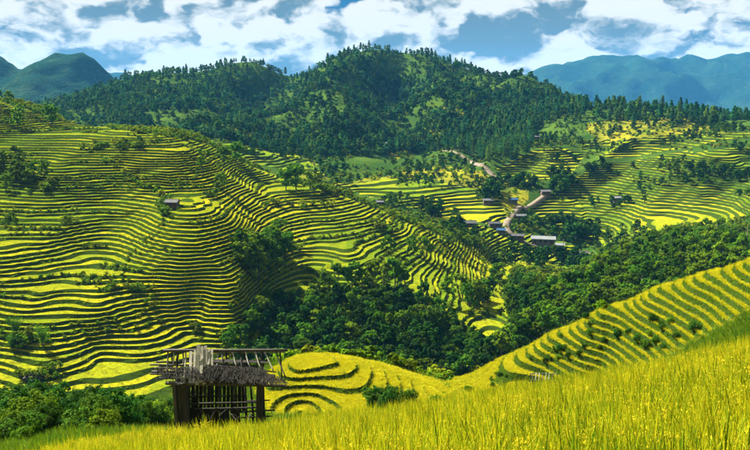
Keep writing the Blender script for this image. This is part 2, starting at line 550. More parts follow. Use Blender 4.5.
def build_terrain():
    J, I = np.meshgrid(np.arange(NW - 1), np.arange(NU - 1), indexing='ij')
    a = J * NU + I
    quads = np.stack([a, a + 1, a + NU + 1, a + NU], -1).reshape(-1, 4)
    tris = np.concatenate([quads[:, [0, 1, 2]], quads[:, [0, 2, 3]]])
    X, Y, Z, M, T, F = (q.ravel() for q in (GX, GY, GZ, GM, GT, GF))
    tt = T[tris]
    same = (tt[:, 0] == tt[:, 1]) & (tt[:, 1] == tt[:, 2]) & (tt[:, 0] >= 0)
    wmax = M[tris].max(1)
    ter = same & (wmax > 0.02)
    # plain ground (smooth)
    g = tris[~ter]
    PXf, PYf = PX.ravel(), PY.ravel()
    tone = meadow_tone(X[g].mean(1), Y[g].mean(1), PXf[g].mean(1), PYf[g].mean(1))
    cy = Y[g].mean(1)
    Vt = np.stack([X, Y, Z], 1)
    for name, y0, y1 in (('foreground_slope', -50, 48), ('valley_terrain', 48, 430), ('wooded_mountain', 430, 1e9)):
        mm = (cy >= y0) & (cy < y1)
        used, inv = np.unique(g[mm], return_inverse=True)
        me = mesh_from(name, Vt[used], inv.reshape(-1, 3), [MATS['hill_ground']], None, tone[mm], True)
        link(name, me, kind='structure')
    # terraces
    parents = {}
    for ri, (nm, poly, y0, y1, s, r, soft) in enumerate(TERR):
        sel = tris[ter & (tt[:, 0] == ri)]
        if len(sel) == 0:
            continue
        A = np.stack([X[sel], Y[sel], Z[sel], M[sel], F[sel]], -1)     # (n,3,5)
        done, queue = [], A
        for _ in range(60):
            if len(queue) == 0:
                break
            o = np.argsort(queue[:, :, 4], axis=1)
            q = np.take_along_axis(queue, o[:, :, None], 1)
            f0, f1, f2 = q[:, 0, 4], q[:, 1, 4], q[:, 2, 4]
            k = np.floor(f0 + 1e-5)
            lev = np.where(f0 - k < r - 1e-5, k + r, k + 1.0)
            fin = f2 <= lev + 1e-5
            done.append(q[fin])
            q, lev, f0, f1, f2 = q[~fin], lev[~fin], f0[~fin], f1[~fin], f2[~fin]
            if len(q) == 0:
                break

            def cut(i, j, q=q, lev=lev):
                t = ((lev - q[:, i, 4]) / (q[:, j, 4] - q[:, i, 4]))[:, None]
                p = q[:, i] * (1 - t) + q[:, j] * t
                p[:, 4] = lev
                return p
            nxt = []
            A_ = f1 >= lev
            if A_.any():
                qa, la = q[A_], lev[A_]
                p01, p02 = cut(0, 1, qa, la) if True else None, cut(0, 2, qa, la)
                done.append(np.stack([qa[:, 0], p01, p02], 1))
                nxt += [np.stack([p01, qa[:, 1], qa[:, 2]], 1), np.stack([p01, qa[:, 2], p02], 1)]
            B_ = ~A_
            if B_.any():
                qb, lb = q[B_], lev[B_]
                p12, p02 = cut(1, 2, qb, lb), cut(0, 2, qb, lb)
                done += [np.stack([qb[:, 0], qb[:, 1], p12], 1), np.stack([qb[:, 0], p12, p02], 1)]
                nxt.append(np.stack([p02, p12, qb[:, 2]], 1))
            queue = np.concatenate(nxt)
        Q = np.concatenate(done)
        area = np.cross(Q[:, 1, :2] - Q[:, 0, :2], Q[:, 2, :2] - Q[:, 0, :2])
        Q = Q[np.abs(area) > 1e-5]
        area = np.cross(Q[:, 1, :2] - Q[:, 0, :2], Q[:, 2, :2] - Q[:, 0, :2])
        flip = area < 0
        Q[flip] = Q[flip][:, [0, 2, 1]]
        fc = Q[:, :, 4].mean(1)
        k = np.floor(fc)
        riser = (fc - k) < r
        wq = Q[:, :, 3].mean(1)
        z = Q[:, :, 2] + Q[:, :, 3] * s * (stair(Q[:, :, 4], r) - Q[:, :, 4])
        V = np.stack([Q[:, :, 0], Q[:, :, 1], z], -1)
        cx, cy = V[:, :, 0].mean(1), V[:, :, 1].mean(1)
        tone = rice_tone(cx, cy, k, ri)
        par = parents.get(nm)
        if par is None:
            par = parents[nm] = link(nm, None, kind='structure')
        for kk in np.unique(k):
            mm = k == kk
            if mm.sum() < 4:
                pass
            vv, ff = dedup(V[mm])
            me = mesh_from('terrace', vv, ff, [MATS['rice_crop'], MATS['bank_grass']], (riser[mm] | (wq[mm] < 0.25)).astype(int), tone[mm])
            link('terrace', me, par)


def rice_tone(x, y, k, ri):
    """ripeness 0 green .. 1 gold, one value for each plot of each terrace"""
    plot = np.floor((x + 23 * hash2(k, k * 0 + ri, 3)) / 24.0 + 0.4 * fbm(x / 40, y / 40, 2, 61))
    h = hash2(plot, k, ri + 50)
    big = fbm(x / 55, y / 55, 3, 62)
    hillgreen = np.where(ri == 0, -0.07 + 0.08 * smooth((250 - y) / 60) - 0.13 * smooth((y - 260) / 80), np.where(ri > 2, -0.15, 0.04))
    return 0.58 + hillgreen + 0.34 * big + 0.36 * (h - 0.5)


MEADOW = [
 ([(630,380),(700,336),(760,308),(920,270),(920,340),(750,356)], 36, 84),  # photo outlines of open grassy or cropped slopes without clear steps
 ([(298,92),(330,78),(352,80),(400,122),(360,158),(300,158),(310,120)], 620, 930),
 ([(445,110),(480,104),(500,112),(470,122)], 700, 900),
 ([(380,150),(430,128),(440,135),(400,160)], 600, 800),
 ([(205,135),(262,118),(280,130),(330,180),(300,182),(235,150)], 430, 720),
 ([(455,165),(530,190),(520,225),(430,200),(330,185),(420,170)], 380, 620),
 ([(620,215),(740,205),(740,222),(640,232)], 380, 460),
 ([(590,120),(680,115),(740,135),(600,150)], 520, 760),
]


def meadow_tone(x, y, px, py):
    t = np.full(x.shape, 0.12)
    px = px + 9 * fbm(x / 30, y / 45, 3, 93)
    py = py + 5 * fbm(x / 30, y / 45, 3, 94)
    for poly, y0, y1 in MEADOW:
        m = inside(poly, px, py) & (y > y0) & (y < y1)
        t[m] = {930: 0.34, 84: 0.42}.get(y1, 0.62)
    return t


build_terrain()


# ------------------------------------------------------------------ placing helpers
_YS = np.exp(np.linspace(math.log(6), math.log(1480), 2600))


def hit(px, py, y0=5.0, y1=1e9):
    """first ground point seen at a photo pixel, searched between two distances"""
    rx, rz = ray(px, py)
    ys = _YS[(_YS >= y0) & (_YS <= y1)]
    g = ground(rx * ys, ys)
    below = np.nonzero(rz * ys <= g)[0]
    k = below[0] if len(below) else len(ys) - 1
    return Vector((rx * ys[k], ys[k], float(g[k])))


def gz(x, y):
    return float(ground(np.array([x]), np.array([y]))[0])


def scatter(poly, y0, y1, spacing, keep=1.0, seed=0, off_terrace=False, patch=None, n_max=None):
    """spread points over the ground that the photo outline covers between two distances"""
    rng = np.random.default_rng(seed + 100)
    lo = ((min(q[0] for q in poly) - 375) / FPX); hi = ((max(q[0] for q in poly) - 375) / FPX)
    xa, xb = min(lo * y0, lo * y1), max(hi * y0, hi * y1)
    n = int((xb - xa) * (y1 - y0) / spacing ** 2 * 1.6) + 20
    n = min(n, 400000)
    x = rng.uniform(xa, xb, n); y = rng.uniform(y0, y1, n)
    z = ground(x, y)
    px, py = project(x, y, z)
    m = inside(poly, px, py) & (np.abs(x / (y + BACK)) < 0.63)
    if off_terrace:
        m &= grid_sample(GM, x, y) < 0.15
    if patch:
        m &= fbm(x / patch[0], y / patch[0], 3, patch[2] if len(patch) > 2 else 7) > patch[1]
    if keep < 1:
        m &= rng.random(n) < keep
    x, y, z = x[m], y[m], z[m]
    cell, out = {}, []
    for i in range(len(x)):
        c = (int(x[i] // spacing), int(y[i] // spacing))
        ok = True
        for a in (-1, 0, 1):
            for b in (-1, 0, 1):
                for j in cell.get((c[0] + a, c[1] + b), ()):
                    if (x[j] - x[i]) ** 2 + (y[j] - y[i]) ** 2 < (0.75 * spacing) ** 2:
                        ok = False
        if ok:
            cell.setdefault(c, []).append(i)
            out.append(i)
        if n_max and len(out) >= n_max:
            break
    return [(float(x[i]), float(y[i]), float(z[i])) for i in out]


# ------------------------------------------------------------------ plant materials
def mat_leaf(name, dark, light, warm, trans=0.35):
    m, t = new_mat(name)
    rnd = t.n('ShaderNodeObjectInfo').outputs['Random']
    geo = t.n('ShaderNodeNewGeometry')
    isl = geo.outputs['Random Per Island']
    c = t.mix(isl, dark, light)
    c = t.mix(t.math('MULTIPLY', t.ss(rnd, 0.25, 1.0), 0.75), c, warm)
    r2 = t.math('FRACT', t.math('MULTIPLY', rnd, 7.13))
    c = t.vmath('SCALE', c)
    t.t.links.new(t.n('ShaderNodeMapRange', {0: r2, 3: 0.5, 4: 1.3}).outputs[0], c.node.inputs['Scale'])
    finish(t, c, 0.8, trans=trans, spec=0.02)
    return m


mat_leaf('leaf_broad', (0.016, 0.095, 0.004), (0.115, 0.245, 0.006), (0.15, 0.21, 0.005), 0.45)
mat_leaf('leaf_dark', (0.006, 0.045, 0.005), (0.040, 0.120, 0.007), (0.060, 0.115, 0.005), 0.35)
mat_leaf('leaf_pine', (0.004, 0.060, 0.022), (0.045, 0.160, 0.034), (0.095, 0.165, 0.012), 0.35)
mat_leaf('leaf_shrub', (0.030, 0.110, 0.004), (0.140, 0.250, 0.006), (0.21, 0.22, 0.006), 0.45)
mat_leaf('leaf_bamboo', (0.020, 0.110, 0.005), (0.100, 0.235, 0.008), (0.09, 0.18, 0.005), 0.45)


def mat_plain(name, c1, c2, scale=3.0, rough=0.85, bump=0.4, stretch=(1, 1, 1), metal=0.0):
    m, t = new_mat(name)
    tc = t.n('ShaderNodeTexCoord').outputs['Object']
    v = t.vmath('MULTIPLY', tc, stretch)
    n1 = t.noise(v, scale, 6, 0.65)
    n2 = t.noise(v, scale * 6, 3, 0.6)
    c = t.mix(t.ss(n1, 0.3, 0.7), c1, c2)
    c = t.mix(t.math('MULTIPLY', n2, 0.45), c, tuple(q * 0.45 for q in c1))
    finish(t, c, rough, n2, bump, 0.02, spec=0.2)
    return m


mat_plain('bark', (0.03, 0.024, 0.016), (0.075, 0.063, 0.046), 4, stretch=(3, 3, 0.6))
mat_plain('bark_pale', (0.06, 0.055, 0.04), (0.12, 0.11, 0.085), 4, stretch=(3, 3, 0.6))


# ------------------------------------------------------------------ plant meshes
class MB:
    def __init__(s):
        s.v, s.f, s.m = [], [], []

    def tube(s, pts_, radii, sides=6, mat=0, cap=True):
        base = len(s.v)
        pts_ = [Vector(p) for p in pts_]
        up = Vector((0.13, 0.21, 1)).normalized()
        for i, p in enumerate(pts_):
            d = (pts_[min(i + 1, len(pts_) - 1)] - pts_[max(i - 1, 0)]).normalized()
            if abs(d.dot(up)) > 0.98:
                a = d.cross(Vector((1, 0, 0))).normalized()
            else:
                a = d.cross(up).normalized()
            b = d.cross(a)
            for k in range(sides):
                an = 2 * math.pi * k / sides
                s.v.append(p + (a * math.cos(an) + b * math.sin(an)) * radii[i])
        for i in range(len(pts_) - 1):
            for k in range(sides):
                q = base + i * sides
                s.f.append((q + k, q + (k + 1) % sides, q + sides + (k + 1) % sides, q + sides + k)); s.m.append(mat)
        if cap:
            s.f.append(tuple(range(base + sides - 1, base - 1, -1))); s.m.append(mat)
            q = base + (len(pts_) - 1) * sides
            s.f.append(tuple(range(q, q + sides))); s.m.append(mat)

    def box(s, c, size, rot=None, mat=0, taper=1.0, jit=0.0):
        base = len(s.v)
        c = Vector(c)
        hx, hy, hz = (q / 2 for q in size)
        M = rot.to_matrix() if rot is not None else Matrix.Identity(3)
        for dz in (-1, 1):
            k = taper if dz > 0 else 1.0
            for dx, dy in ((-1, -1), (1, -1), (1, 1), (-1, 1)):
                j = Vector((random.uniform(-jit, jit), random.uniform(-jit, jit), random.uniform(-jit, jit)))
                s.v.append(c + M @ (Vector((dx * hx * k, dy * hy * k, dz * hz)) + j))
        for f in ((3, 2, 1, 0), (4, 5, 6, 7), (0, 1, 5, 4), (1, 2, 6, 5), (2, 3, 7, 6), (3, 0, 4, 7)):
            s.f.append(tuple(base + q for q in f)); s.m.append(mat)

    def face(s, pts_, mat=0):
        base = len(s.v)
        s.v += [Vector(p) for p in pts_]
        s.f.append(tuple(range(base, base + len(pts_)))); s.m.append(mat)

    def mesh(s, name, mats, smooth_=False):
        me = bpy.data.meshes.new(name)
        me.from_pydata([tuple(q) for q in s.v], [], s.f)
        for m in mats:
            me.materials.append(MATS[m] if isinstance(m, str) else m)
        me.polygons.foreach_set('material_index', s.m)
        me.polygons.foreach_set('use_smooth', [smooth_] * len(s.f))
        me.update()
        return me

    def build(s, name, mats, parent=None, smooth_=False, **kw):
        return link(name, s.mesh(name, mats, smooth_), parent, **kw)


def rvec(rnd):
    while True:
        v = Vector((rnd.uniform(-1, 1), rnd.uniform(-1, 1), rnd.uniform(-1, 1)))
        if 0.05 < v.length < 1:
            return v.normalized()


def leaf_quad(mb, c, nrm, size, rnd, mat=0, asp=0.6):
    a = nrm.cross(rvec(rnd))
    if a.length < 1e-3:
        a = Vector((1, 0, 0))
    a.normalize()
    b = nrm.cross(a).normalized()
    L, W = size, size * asp
    mb.face([c - a * L, c + b * W - a * L * 0.1 + nrm * size * 0.12, c + a * L, c - b * W + a * L * 0.1 + nrm * size * 0.12], mat)


def crown_lobes(mb, lobes, n, size, rnd, mat=0):
    tot = sum(l[1] ** 2 for l in lobes)
    for c, r, sq in lobes:
        k = int(n * r * r / tot)
        # twig bundles inside each lobe give light and dark clumps
        subs = [(rvec(rnd) * (r * rnd.uniform(0.45, 0.95))) for _ in range(max(4, k // 22))]
        for i in range(k):
            sct = subs[rnd.randrange(len(subs))]
            d = rvec(rnd)
            p = sct + d * (r * 0.34 * rnd.random() ** 0.5)
            p.z *= sq
            nrm = (p.normalized() * 0.8 + d * 0.7 + Vector((0, 0, 0.35)) + rvec(rnd) * 0.5).normalized()
            leaf_quad(mb, c + p, nrm, size * rnd.uniform(0.7, 1.35), rnd, mat)


def make_broadleaf(seed, H=8.0, n=1900, size=0.30, slim=1.0, bare=0.02):
    """returns (trunk MB, crown MB) of a tree H high standing at the origin"""
    rnd = random.Random(seed)
    tr, cr = MB(), MB()
    lean = Vector((rnd.uniform(-.06, .06) * H, rnd.uniform(-.06, .06) * H, 0))
    top = Vector((0, 0, H * 0.72)) + lean
    mid = Vector((0, 0, H * 0.36)) + lean * 0.3
    tr.tube([(0, 0, -0.8), (0, 0, H * 0.12), mid, top], [H * .024, H * .019, H * .014, H * .005], 7)
    lobes = []
    nl = rnd.randint(9, 12)
    for i in range(nl):
        an = 2 * math.pi * (i / nl) + rnd.uniform(-.5, .5)
        hz = H * rnd.uniform(bare + 0.16, 0.82)
        rad = H * slim * rnd.uniform(0.13, 0.27) * (1.0 if hz < H * .65 else 0.7)
        c = Vector((math.cos(an) * rad, math.sin(an) * rad, hz)) + lean * (hz / H)
        r = H * slim * rnd.uniform(0.13, 0.21)
        lobes.append((c, r, rnd.uniform(0.7, 0.95)))
        k = max(0.15, min(0.62, (hz / H) - 0.15))
        st = Vector((0, 0, H * k)) + lean * k
        tr.tube([st, st.lerp(c, 0.55) + Vector((0, 0, -H * .02)), c], [H * .009, H * .006, H * .002], 5, cap=False)
    lobes.append((top + Vector((0, 0, H * .08)), H * slim * 0.17, 0.95))
    crown_lobes(cr, lobes, n, size, rnd)
    return tr, cr


def make_pine(seed, H=11.0, n=420, size=0.36):
    rnd = random.Random(seed)
    tr, cr = MB(), MB()
    b = Vector((rnd.uniform(-.3, .3), rnd.uniform(-.3, .3), 0))
    tr.tube([(0, 0, -0.8), b * 0.5 + Vector((0, 0, H * .5)), b + Vector((0, 0, H * .97))], [H * .017, H * .011, H * .003], 6)
    nl = 9
    for i in range(nl):
        f = i / (nl - 1)
        hz = H * (0.30 + 0.62 * f)
        rad = H * 0.17 * (1.0 - abs(f - 0.35) ** 1.6 * 1.5) * rnd.uniform(0.6, 1.3) + 0.2
        nb = 5 if f < 0.7 else 3
        a0 = rnd.uniform(0, 6.3)
        for j in range(nb):
            an = a0 + 2 * math.pi * j / nb + rnd.uniform(-.4, .4)
            d = Vector((math.cos(an), math.sin(an), 0))
            tip = b * f + d * rad * rnd.uniform(.7, 1.15) + Vector((0, 0, hz - rad * 0.08))
            tr.tube([b * f + Vector((0, 0, hz - rad * .2)), tip], [H * .004, H * .0015], 4, cap=False)
            k = max(4, int(n / (nl * nb)))
            for _ in range(k):
                p = (b * f + Vector((0, 0, hz))).lerp(tip, rnd.uniform(0.35, 1.05)) + rvec(rnd) * rad * 0.28
                leaf_quad(cr, p, (Vector((0, 0, 1)) + rvec(rnd) * 0.9).normalized(), size * rnd.uniform(.7, 1.3), rnd)
    return tr, cr


def make_bush(seed, H=2.4, n=700, size=0.16):
    rnd = random.Random(seed)
    tr, cr = MB(), MB()
    lobes = []
    for i in range(rnd.randint(5, 8)):
        an = rnd.uniform(0, 6.3)
        rad = H * rnd.uniform(0.05, 0.5)
        c = Vector((math.cos(an) * rad, math.sin(an) * rad, H * rnd.uniform(0.18, 0.72)))
        lobes.append((c, H * rnd.uniform(0.22, 0.36), rnd.uniform(.75, 1.0)))
        tr.tube([(c.x * .2, c.y * .2, -0.3), c * 0.6, c], [H * .02, H * .013, H * .005], 5, cap=False)
    crown_lobes(cr, lobes, n, size, rnd)
    return tr, cr


def make_bamboo(seed, H=9.0, n=1300, size=0.24):
    rnd = random.Random(seed)
    tr, cr = MB(), MB()
    for i in range(16):
        an = rnd.uniform(0, 6.3)
        out = H * rnd.uniform(0.10, 0.42)
        h = H * rnd.uniform(0.7, 1.0)
        b = Vector((math.cos(an), math.sin(an), 0))
        ps = [b * (0.05 * H * rnd.random()) + Vector((0, 0, -0.5))]
        for k in (0.35, 0.65, 0.85, 1.0):
            ps.append(b * out * k ** 2.2 + Vector((0, 0, h * (k - 0.10 * k ** 4))))
        tr.tube(ps, [.05, .045, .035, .02, .008], 5, cap=False)
        for _ in range(n // 16):
            k = rnd.uniform(0.22, 1.0)
            p = b * out * k ** 2.2 + Vector((0, 0, h * (k - 0.10 * k ** 4)))
            p += Vector((rnd.gauss(0, 1), rnd.gauss(0, 1), rnd.gauss(-.2, .8))) * H * 0.055
            leaf_quad(cr, p, (Vector((0, 0, .4)) + b * .3 + rvec(rnd)).normalized(), size * rnd.uniform(.7, 1.4), rnd, 0, 0.4)
    return tr, cr


PROTO = {}


def add_proto(kind, parts, leaf, bark):
    tr, cr = parts
    both = MB()
    for src, mi in ((tr, 0), (cr, 1)):
        o = len(both.v)
        both.v += src.v
        both.f += [tuple(q + o for q in f) for f in src.f]
        both.m += [mi] * len(src.f)
    PROTO.setdefault(kind, []).append((tr.mesh(kind + '_trunk', [bark], True), cr.mesh(kind + '_crown', [leaf]), both.mesh(kind, [bark, leaf])))


for i in range(4):
    add_proto('broad', make_broadleaf(10 + i), 'leaf_broad', 'bark')
    add_proto('dark', make_broadleaf(30 + i, slim=0.9), 'leaf_dark', 'bark')
for i in range(3):
    add_proto('tall', make_broadleaf(50 + i, H=11, n=1900, size=0.32, slim=0.72, bare=0.24), 'leaf_broad', 'bark_pale')
    add_proto('pine', make_pine(70 + i), 'leaf_pine', 'bark_pale')
    add_proto('bush', make_bush(90 + i), 'leaf_shrub', 'bark')
    add_proto('thicket', make_bush(110 + i, H=3.0, n=3600, size=0.10), 'leaf_dark' if i else 'leaf_broad', 'bark')
for i in range(2):
    add_proto('bamboo', make_bamboo(130 + i), 'leaf_bamboo', 'bark_pale')
    add_proto('small_pine', make_pine(150 + i, n=230, size=0.72), 'leaf_pine', 'bark_pale')
    add_proto('small_broad', make_broadleaf(160 + i, n=260, size=0.70), 'leaf_dark', 'bark')
    add_proto('canopy', make_broadleaf(180 + i, n=300, size=0.72, slim=1.15), 'leaf_pine', 'bark')
    add_proto('small_bush', make_bush(170 + i, n=120, size=0.36), 'leaf_shrub', 'bark')

NAMES = {'broad': 'broadleaf_tree', 'dark': 'broadleaf_tree', 'tall': 'tall_tree', 'pine': 'pine_tree', 'bush': 'bush', 'thicket': 'thicket_bush',
         'bamboo': 'bamboo_clump', 'small_pine': 'pine_tree', 'small_broad': 'small_tree', 'small_bush': 'shrub', 'canopy': 'forest_tree'}
CATS = {'broad': 'tree', 'dark': 'tree', 'tall': 'tree', 'pine': 'pine tree', 'bush': 'bush', 'thicket': 'bush', 'bamboo': 'bamboo', 'small_pine': 'pine tree',
        'small_broad': 'tree', 'small_bush': 'bush', 'canopy': 'tree'}


def plant(kind, p, scale, label, group=None, parts=True, sink=0.15, wide=1.0):
    """one plant as a thing of its own"""
    tr, cr, both = random.choice(PROTO[kind])
    rz = random.uniform(0, 6.28)
    sc = (scale * wide, scale * wide, scale)
    if parts:
        o = link(NAMES[kind], None, label=label, cat=CATS[kind], group=group)
        link('trunk' if 'bush' not in NAMES[kind] else 'stems', tr, o)
        link('crown' if 'bush' not in NAMES[kind] else 'foliage', cr, o)
    else:
        o = link(NAMES[kind], both, label=label, cat=CATS[kind], group=group)
    o.location = (p[0], p[1], p[2] - sink)
    o.rotation_euler = (0, 0, rz)
    o.scale = sc
    return o


# ------------------------------------------------------------------ uncountable stuff: points with instanced meshes
def instancer_tree(name, meshes):
    coll = bpy.data.collections.new(name + '_pieces')
    for me in meshes:
        coll.objects.link(bpy.data.objects.new(me.name, me))
    ng = bpy.data.node_groups.new(name, 'GeometryNodeTree')
    ng.interface.new_socket('Geometry', in_out='INPUT', socket_type='NodeSocketGeometry')
    ng.interface.new_socket('Geometry', in_out='OUTPUT', socket_type='NodeSocketGeometry')
    N, L = ng.nodes, ng.links
    gi, go = N.new('NodeGroupInput'), N.new('NodeGroupOutput')
    ci = N.new('GeometryNodeCollectionInfo')
    ci.inputs['Collection'].default_value = coll
    ci.inputs['Separate Children'].default_value = True
    ci.inputs['Reset Children'].default_value = True
    iop = N.new('GeometryNodeInstanceOnPoints')
    iop.inputs['Pick Instance'].default_value = True

    def attr(nm, typ):
        a = N.new('GeometryNodeInputNamedAttribute')
        a.data_type = typ
        a.inputs['Name'].default_value = nm
        return a.outputs['Attribute']
    e2r = N.new('FunctionNodeEulerToRotation')
    L.new(attr('rot', 'FLOAT_VECTOR'), e2r.inputs[0])
    L.new(gi.outputs[0], iop.inputs['Points'])
    L.new(ci.outputs[0], iop.inputs['Instance'])
    L.new(attr('idx', 'INT'), iop.inputs['Instance Index'])
    L.new(e2r.outputs[0], iop.inputs['Rotation'])
    L.new(attr('scl', 'FLOAT_VECTOR'), iop.inputs['Scale'])
    L.new(iop.outputs[0], go.inputs[0])
    return ng


def stuff(name, pts_, meshes, scales, label, cat, tilt=0.05, seed=0, sink=0.1):
    if not len(pts_):
        return
    rng = np.random.default_rng(seed)
    pts_ = np.array(pts_, float)
    n = len(pts_)
    pts_[:, 2] -= sink
    me = bpy.data.meshes.new(name)
    me.vertices.add(n)
    me.vertices.foreach_set('co', pts_.astype(np.float32).ravel())
    rot = np.stack([rng.normal(0, tilt, n), rng.normal(0, tilt, n), rng.uniform(0, 6.28, n)], 1)
    s = rng.uniform(scales[0], scales[1], n)
    scl = np.stack([s * rng.uniform(.85, 1.2, n), s * rng.uniform(.85, 1.2, n), s * rng.uniform(.85, 1.2, n)], 1)
    for nm, typ, key, dat in (('rot', 'FLOAT_VECTOR', 'vector', rot), ('scl', 'FLOAT_VECTOR', 'vector', scl), ('idx', 'INT', 'value', rng.integers(0, len(meshes), n))):
        a = me.attributes.new(nm, typ, 'POINT')
        a.data.foreach_set(key, dat.astype(np.int32 if typ == 'INT' else np.float32).ravel())
    o = link(name, me, kind='stuff', label=label, cat=cat)
    md = o.modifiers.new('spread', 'NODES')
    md.node_group = instancer_tree(name, meshes)
    return o


def both(kind):
    return [q[2] for q in PROTO[kind]]


# ------------------------------------------------------------------ far mountains
def mat_far():
    m, t = new_mat('far_forest')
    p = pos(t)
    n1 = t.noise(p, 0.004, 6, 0.6)
    n2 = t.noise(p, 0.03, 6, 0.7)
    n3 = t.noise(p, 0.14, 3, 0.6)
    c = t.mix(t.ss(n1, 0.35, 0.65), (0.006, 0.026, 0.014), (0.016, 0.042, 0.016))
    c = t.mix(t.ss(n2, 0.5, 0.75), c, (0.035, 0.055, 0.022))
    h = t.math('ADD', n2, t.math('MULTIPLY', n3, 0.5))
    finish(t, c, 0.95, h, 1.0, 14.0)


mat_far()


def far_mountain(name, profile, Y, depth_f, depth_b, cell, base, spur, seed, low=None):
    xs_ = [(px - 375) / FPX * Y for px, py in profile]
    zs_ = [ray(px, py)[1] * Y for px, py in profile]
    x = np.arange(min(xs_), max(xs_), cell)
    y = np.arange(Y - depth_f, Y + depth_b, cell)
    X, Yg = np.meshgrid(x, y)
    warp = spur[1] * fbm(X / spur[1] / 2.2, Yg / spur[1] / 2.2, 2, seed + 5) * 0.35
    top = np.interp(X + warp * 0.25, xs_, zs_)
    t = np.where(Yg < Y, (Y - Yg) / depth_f, (Yg - Y) / depth_b)
    fall = np.clip(t, 0, 1) ** 0.85
    Z = top * (1 - fall) + base * fall
    rid = 1 - np.abs(fbm((X + warp) / spur[1], Yg / spur[1] / 2.6 + warp / spur[1], 4, seed))
    Z = Z + spur[0] * (rid - 0.8) * smooth(t * 5) * (1 - 0.6 * t)
    Z = Z + spur[0] * 0.12 * fbm(X / spur[1] * 5, Yg / spur[1] * 5, 3, seed + 9)
    ny, nx = X.shape
    J, I = np.meshgrid(np.arange(ny - 1), np.arange(nx - 1), indexing='ij')
    a = (J * nx + I).ravel()
    F = np.stack([a, a + 1, a + nx + 1, a + nx], 1)
    me = mesh_from(name, np.stack([X.ravel(), Yg.ravel(), Z.ravel()], 1), F, [MATS['far_forest']], None, None, True)
    link(name, me, kind='structure')


far_mountain('dome_mountain', [(-420, 70), (-200, 62), (-60, 50), (0, 54), (12, 60), (25, 69), (40, 61), (60, 53), (85, 52), (100, 60), (115, 72), (130, 84), (150, 98), (190, 112), (260, 125)],
             2100, 800, 700, 14, -170, (120, 230), 3)
far_mountain('blue_mountain_range', [(-500, 80), (60, 76), (110, 73), (130, 71), (150, 77), (250, 84), (400, 84), (500, 76), (530, 70), (545, 67), (562, 64), (580, 58), (600, 56), (613, 57), (625, 52), (640, 57), (665, 59), (690, 54), (710, 58), (740, 50), (800, 44), (900, 60), (1100, 70)],
             5600, 1900, 1500, 34, -250, (330, 430), 8)

# land under and between the mountains
gm = MB()
gm.face([(-9000, -600, -260), (9000, -600, -260), (9000, 7200, -260), (-9000, 7200, -260)])
gm.build('lowland', ['far_forest'], kind='structure')

# ------------------------------------------------------------------ haze
hz, ht = new_mat('haze_air')
ht.n('ShaderNodeOutputMaterial', {'Volume': ht.n('ShaderNodeVolumePrincipled', {'Color': (0.10, 0.46, 1.0, 1), 'Density': 0.000045, 'Anisotropy': 0.0}).outputs[0]})
hb = MB()
hb.box((0, 3300, 70), (18400, 8000, 670))
hb.build('haze', [hz], kind='stuff', label='thin blue air lying over the far mountains', cat='haze')

# ------------------------------------------------------------------ woods
def grove(poly, y0, y1, spacing, kinds, scale, label, group, n_obj, seed, parts=True, stuff_name=None, stuff_kinds=None, stuff_label=None, wide=1.0, **kw):
    pts_ = scatter(poly, y0, y1, spacing, seed=seed, **kw)
    # the ones that show largest are single things
    pts_.sort(key=lambda q: q[1])
    if len(pts_) > n_obj:
        idx = set(np.linspace(0, len(pts_) - 1, n_obj).astype(int).tolist()) if not stuff_name or kw.get('spread') else set(range(n_obj))
    else:
        idx = set(range(len(pts_)))
    for i in sorted(idx):
        plant(random.choice(kinds), pts_[i], random.uniform(*scale), label, group, parts, wide=wide)
    rest = [q for i, q in enumerate(pts_) if i not in idx]
    if stuff_name and rest:
        ms = [m for k in (stuff_kinds or kinds) for m in both(k)]
        stuff(stuff_name, rest, ms, scale, stuff_label, 'woodland', seed=seed)


# shaded wood filling the gully
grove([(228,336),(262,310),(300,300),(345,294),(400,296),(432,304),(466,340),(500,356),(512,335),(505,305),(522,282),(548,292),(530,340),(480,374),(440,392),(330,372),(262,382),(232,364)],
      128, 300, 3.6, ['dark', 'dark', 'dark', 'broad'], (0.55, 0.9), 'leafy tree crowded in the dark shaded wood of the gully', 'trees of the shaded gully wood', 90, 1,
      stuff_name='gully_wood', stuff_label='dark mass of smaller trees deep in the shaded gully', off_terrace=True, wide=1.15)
# wood on the right-hand slope
grove([(505,352),(545,300),(600,264),(640,238),(690,228),(760,238),(900,228),(900,266),(750,270),(650,304),(550,342),(470,376)],
      186, 345, 3.9, ['broad', 'broad', 'tall'], (0.5, 0.85), 'sunlit leafy tree in the wood above the slanting terraces', 'trees of the sunlit wood', 130, 2,
      stuff_name='slope_wood', stuff_label='sunlit wood of small trees above the slanting terraces', off_terrace=True, wide=1.2)
# tall trees with bare trunks on the rim of the gully
for px, py, sc in ((395, 289, 1.0), (384, 290, .92), (372, 291, 1.02), (352, 292, .95), (338, 294, .98), (325, 296, .85), (362, 293, .8), (405, 291, .8)):
    p = hit(px, py, 190, 260)
    plant('tall', p, sc, 'tall broadleaf tree with bare trunk on the rim of the dark gully', 'tall trees on the gully rim')
plant('tall', hit(447, 302, 200, 300), 0.82, 'slender lone tree standing in the golden terraces beside the gully')

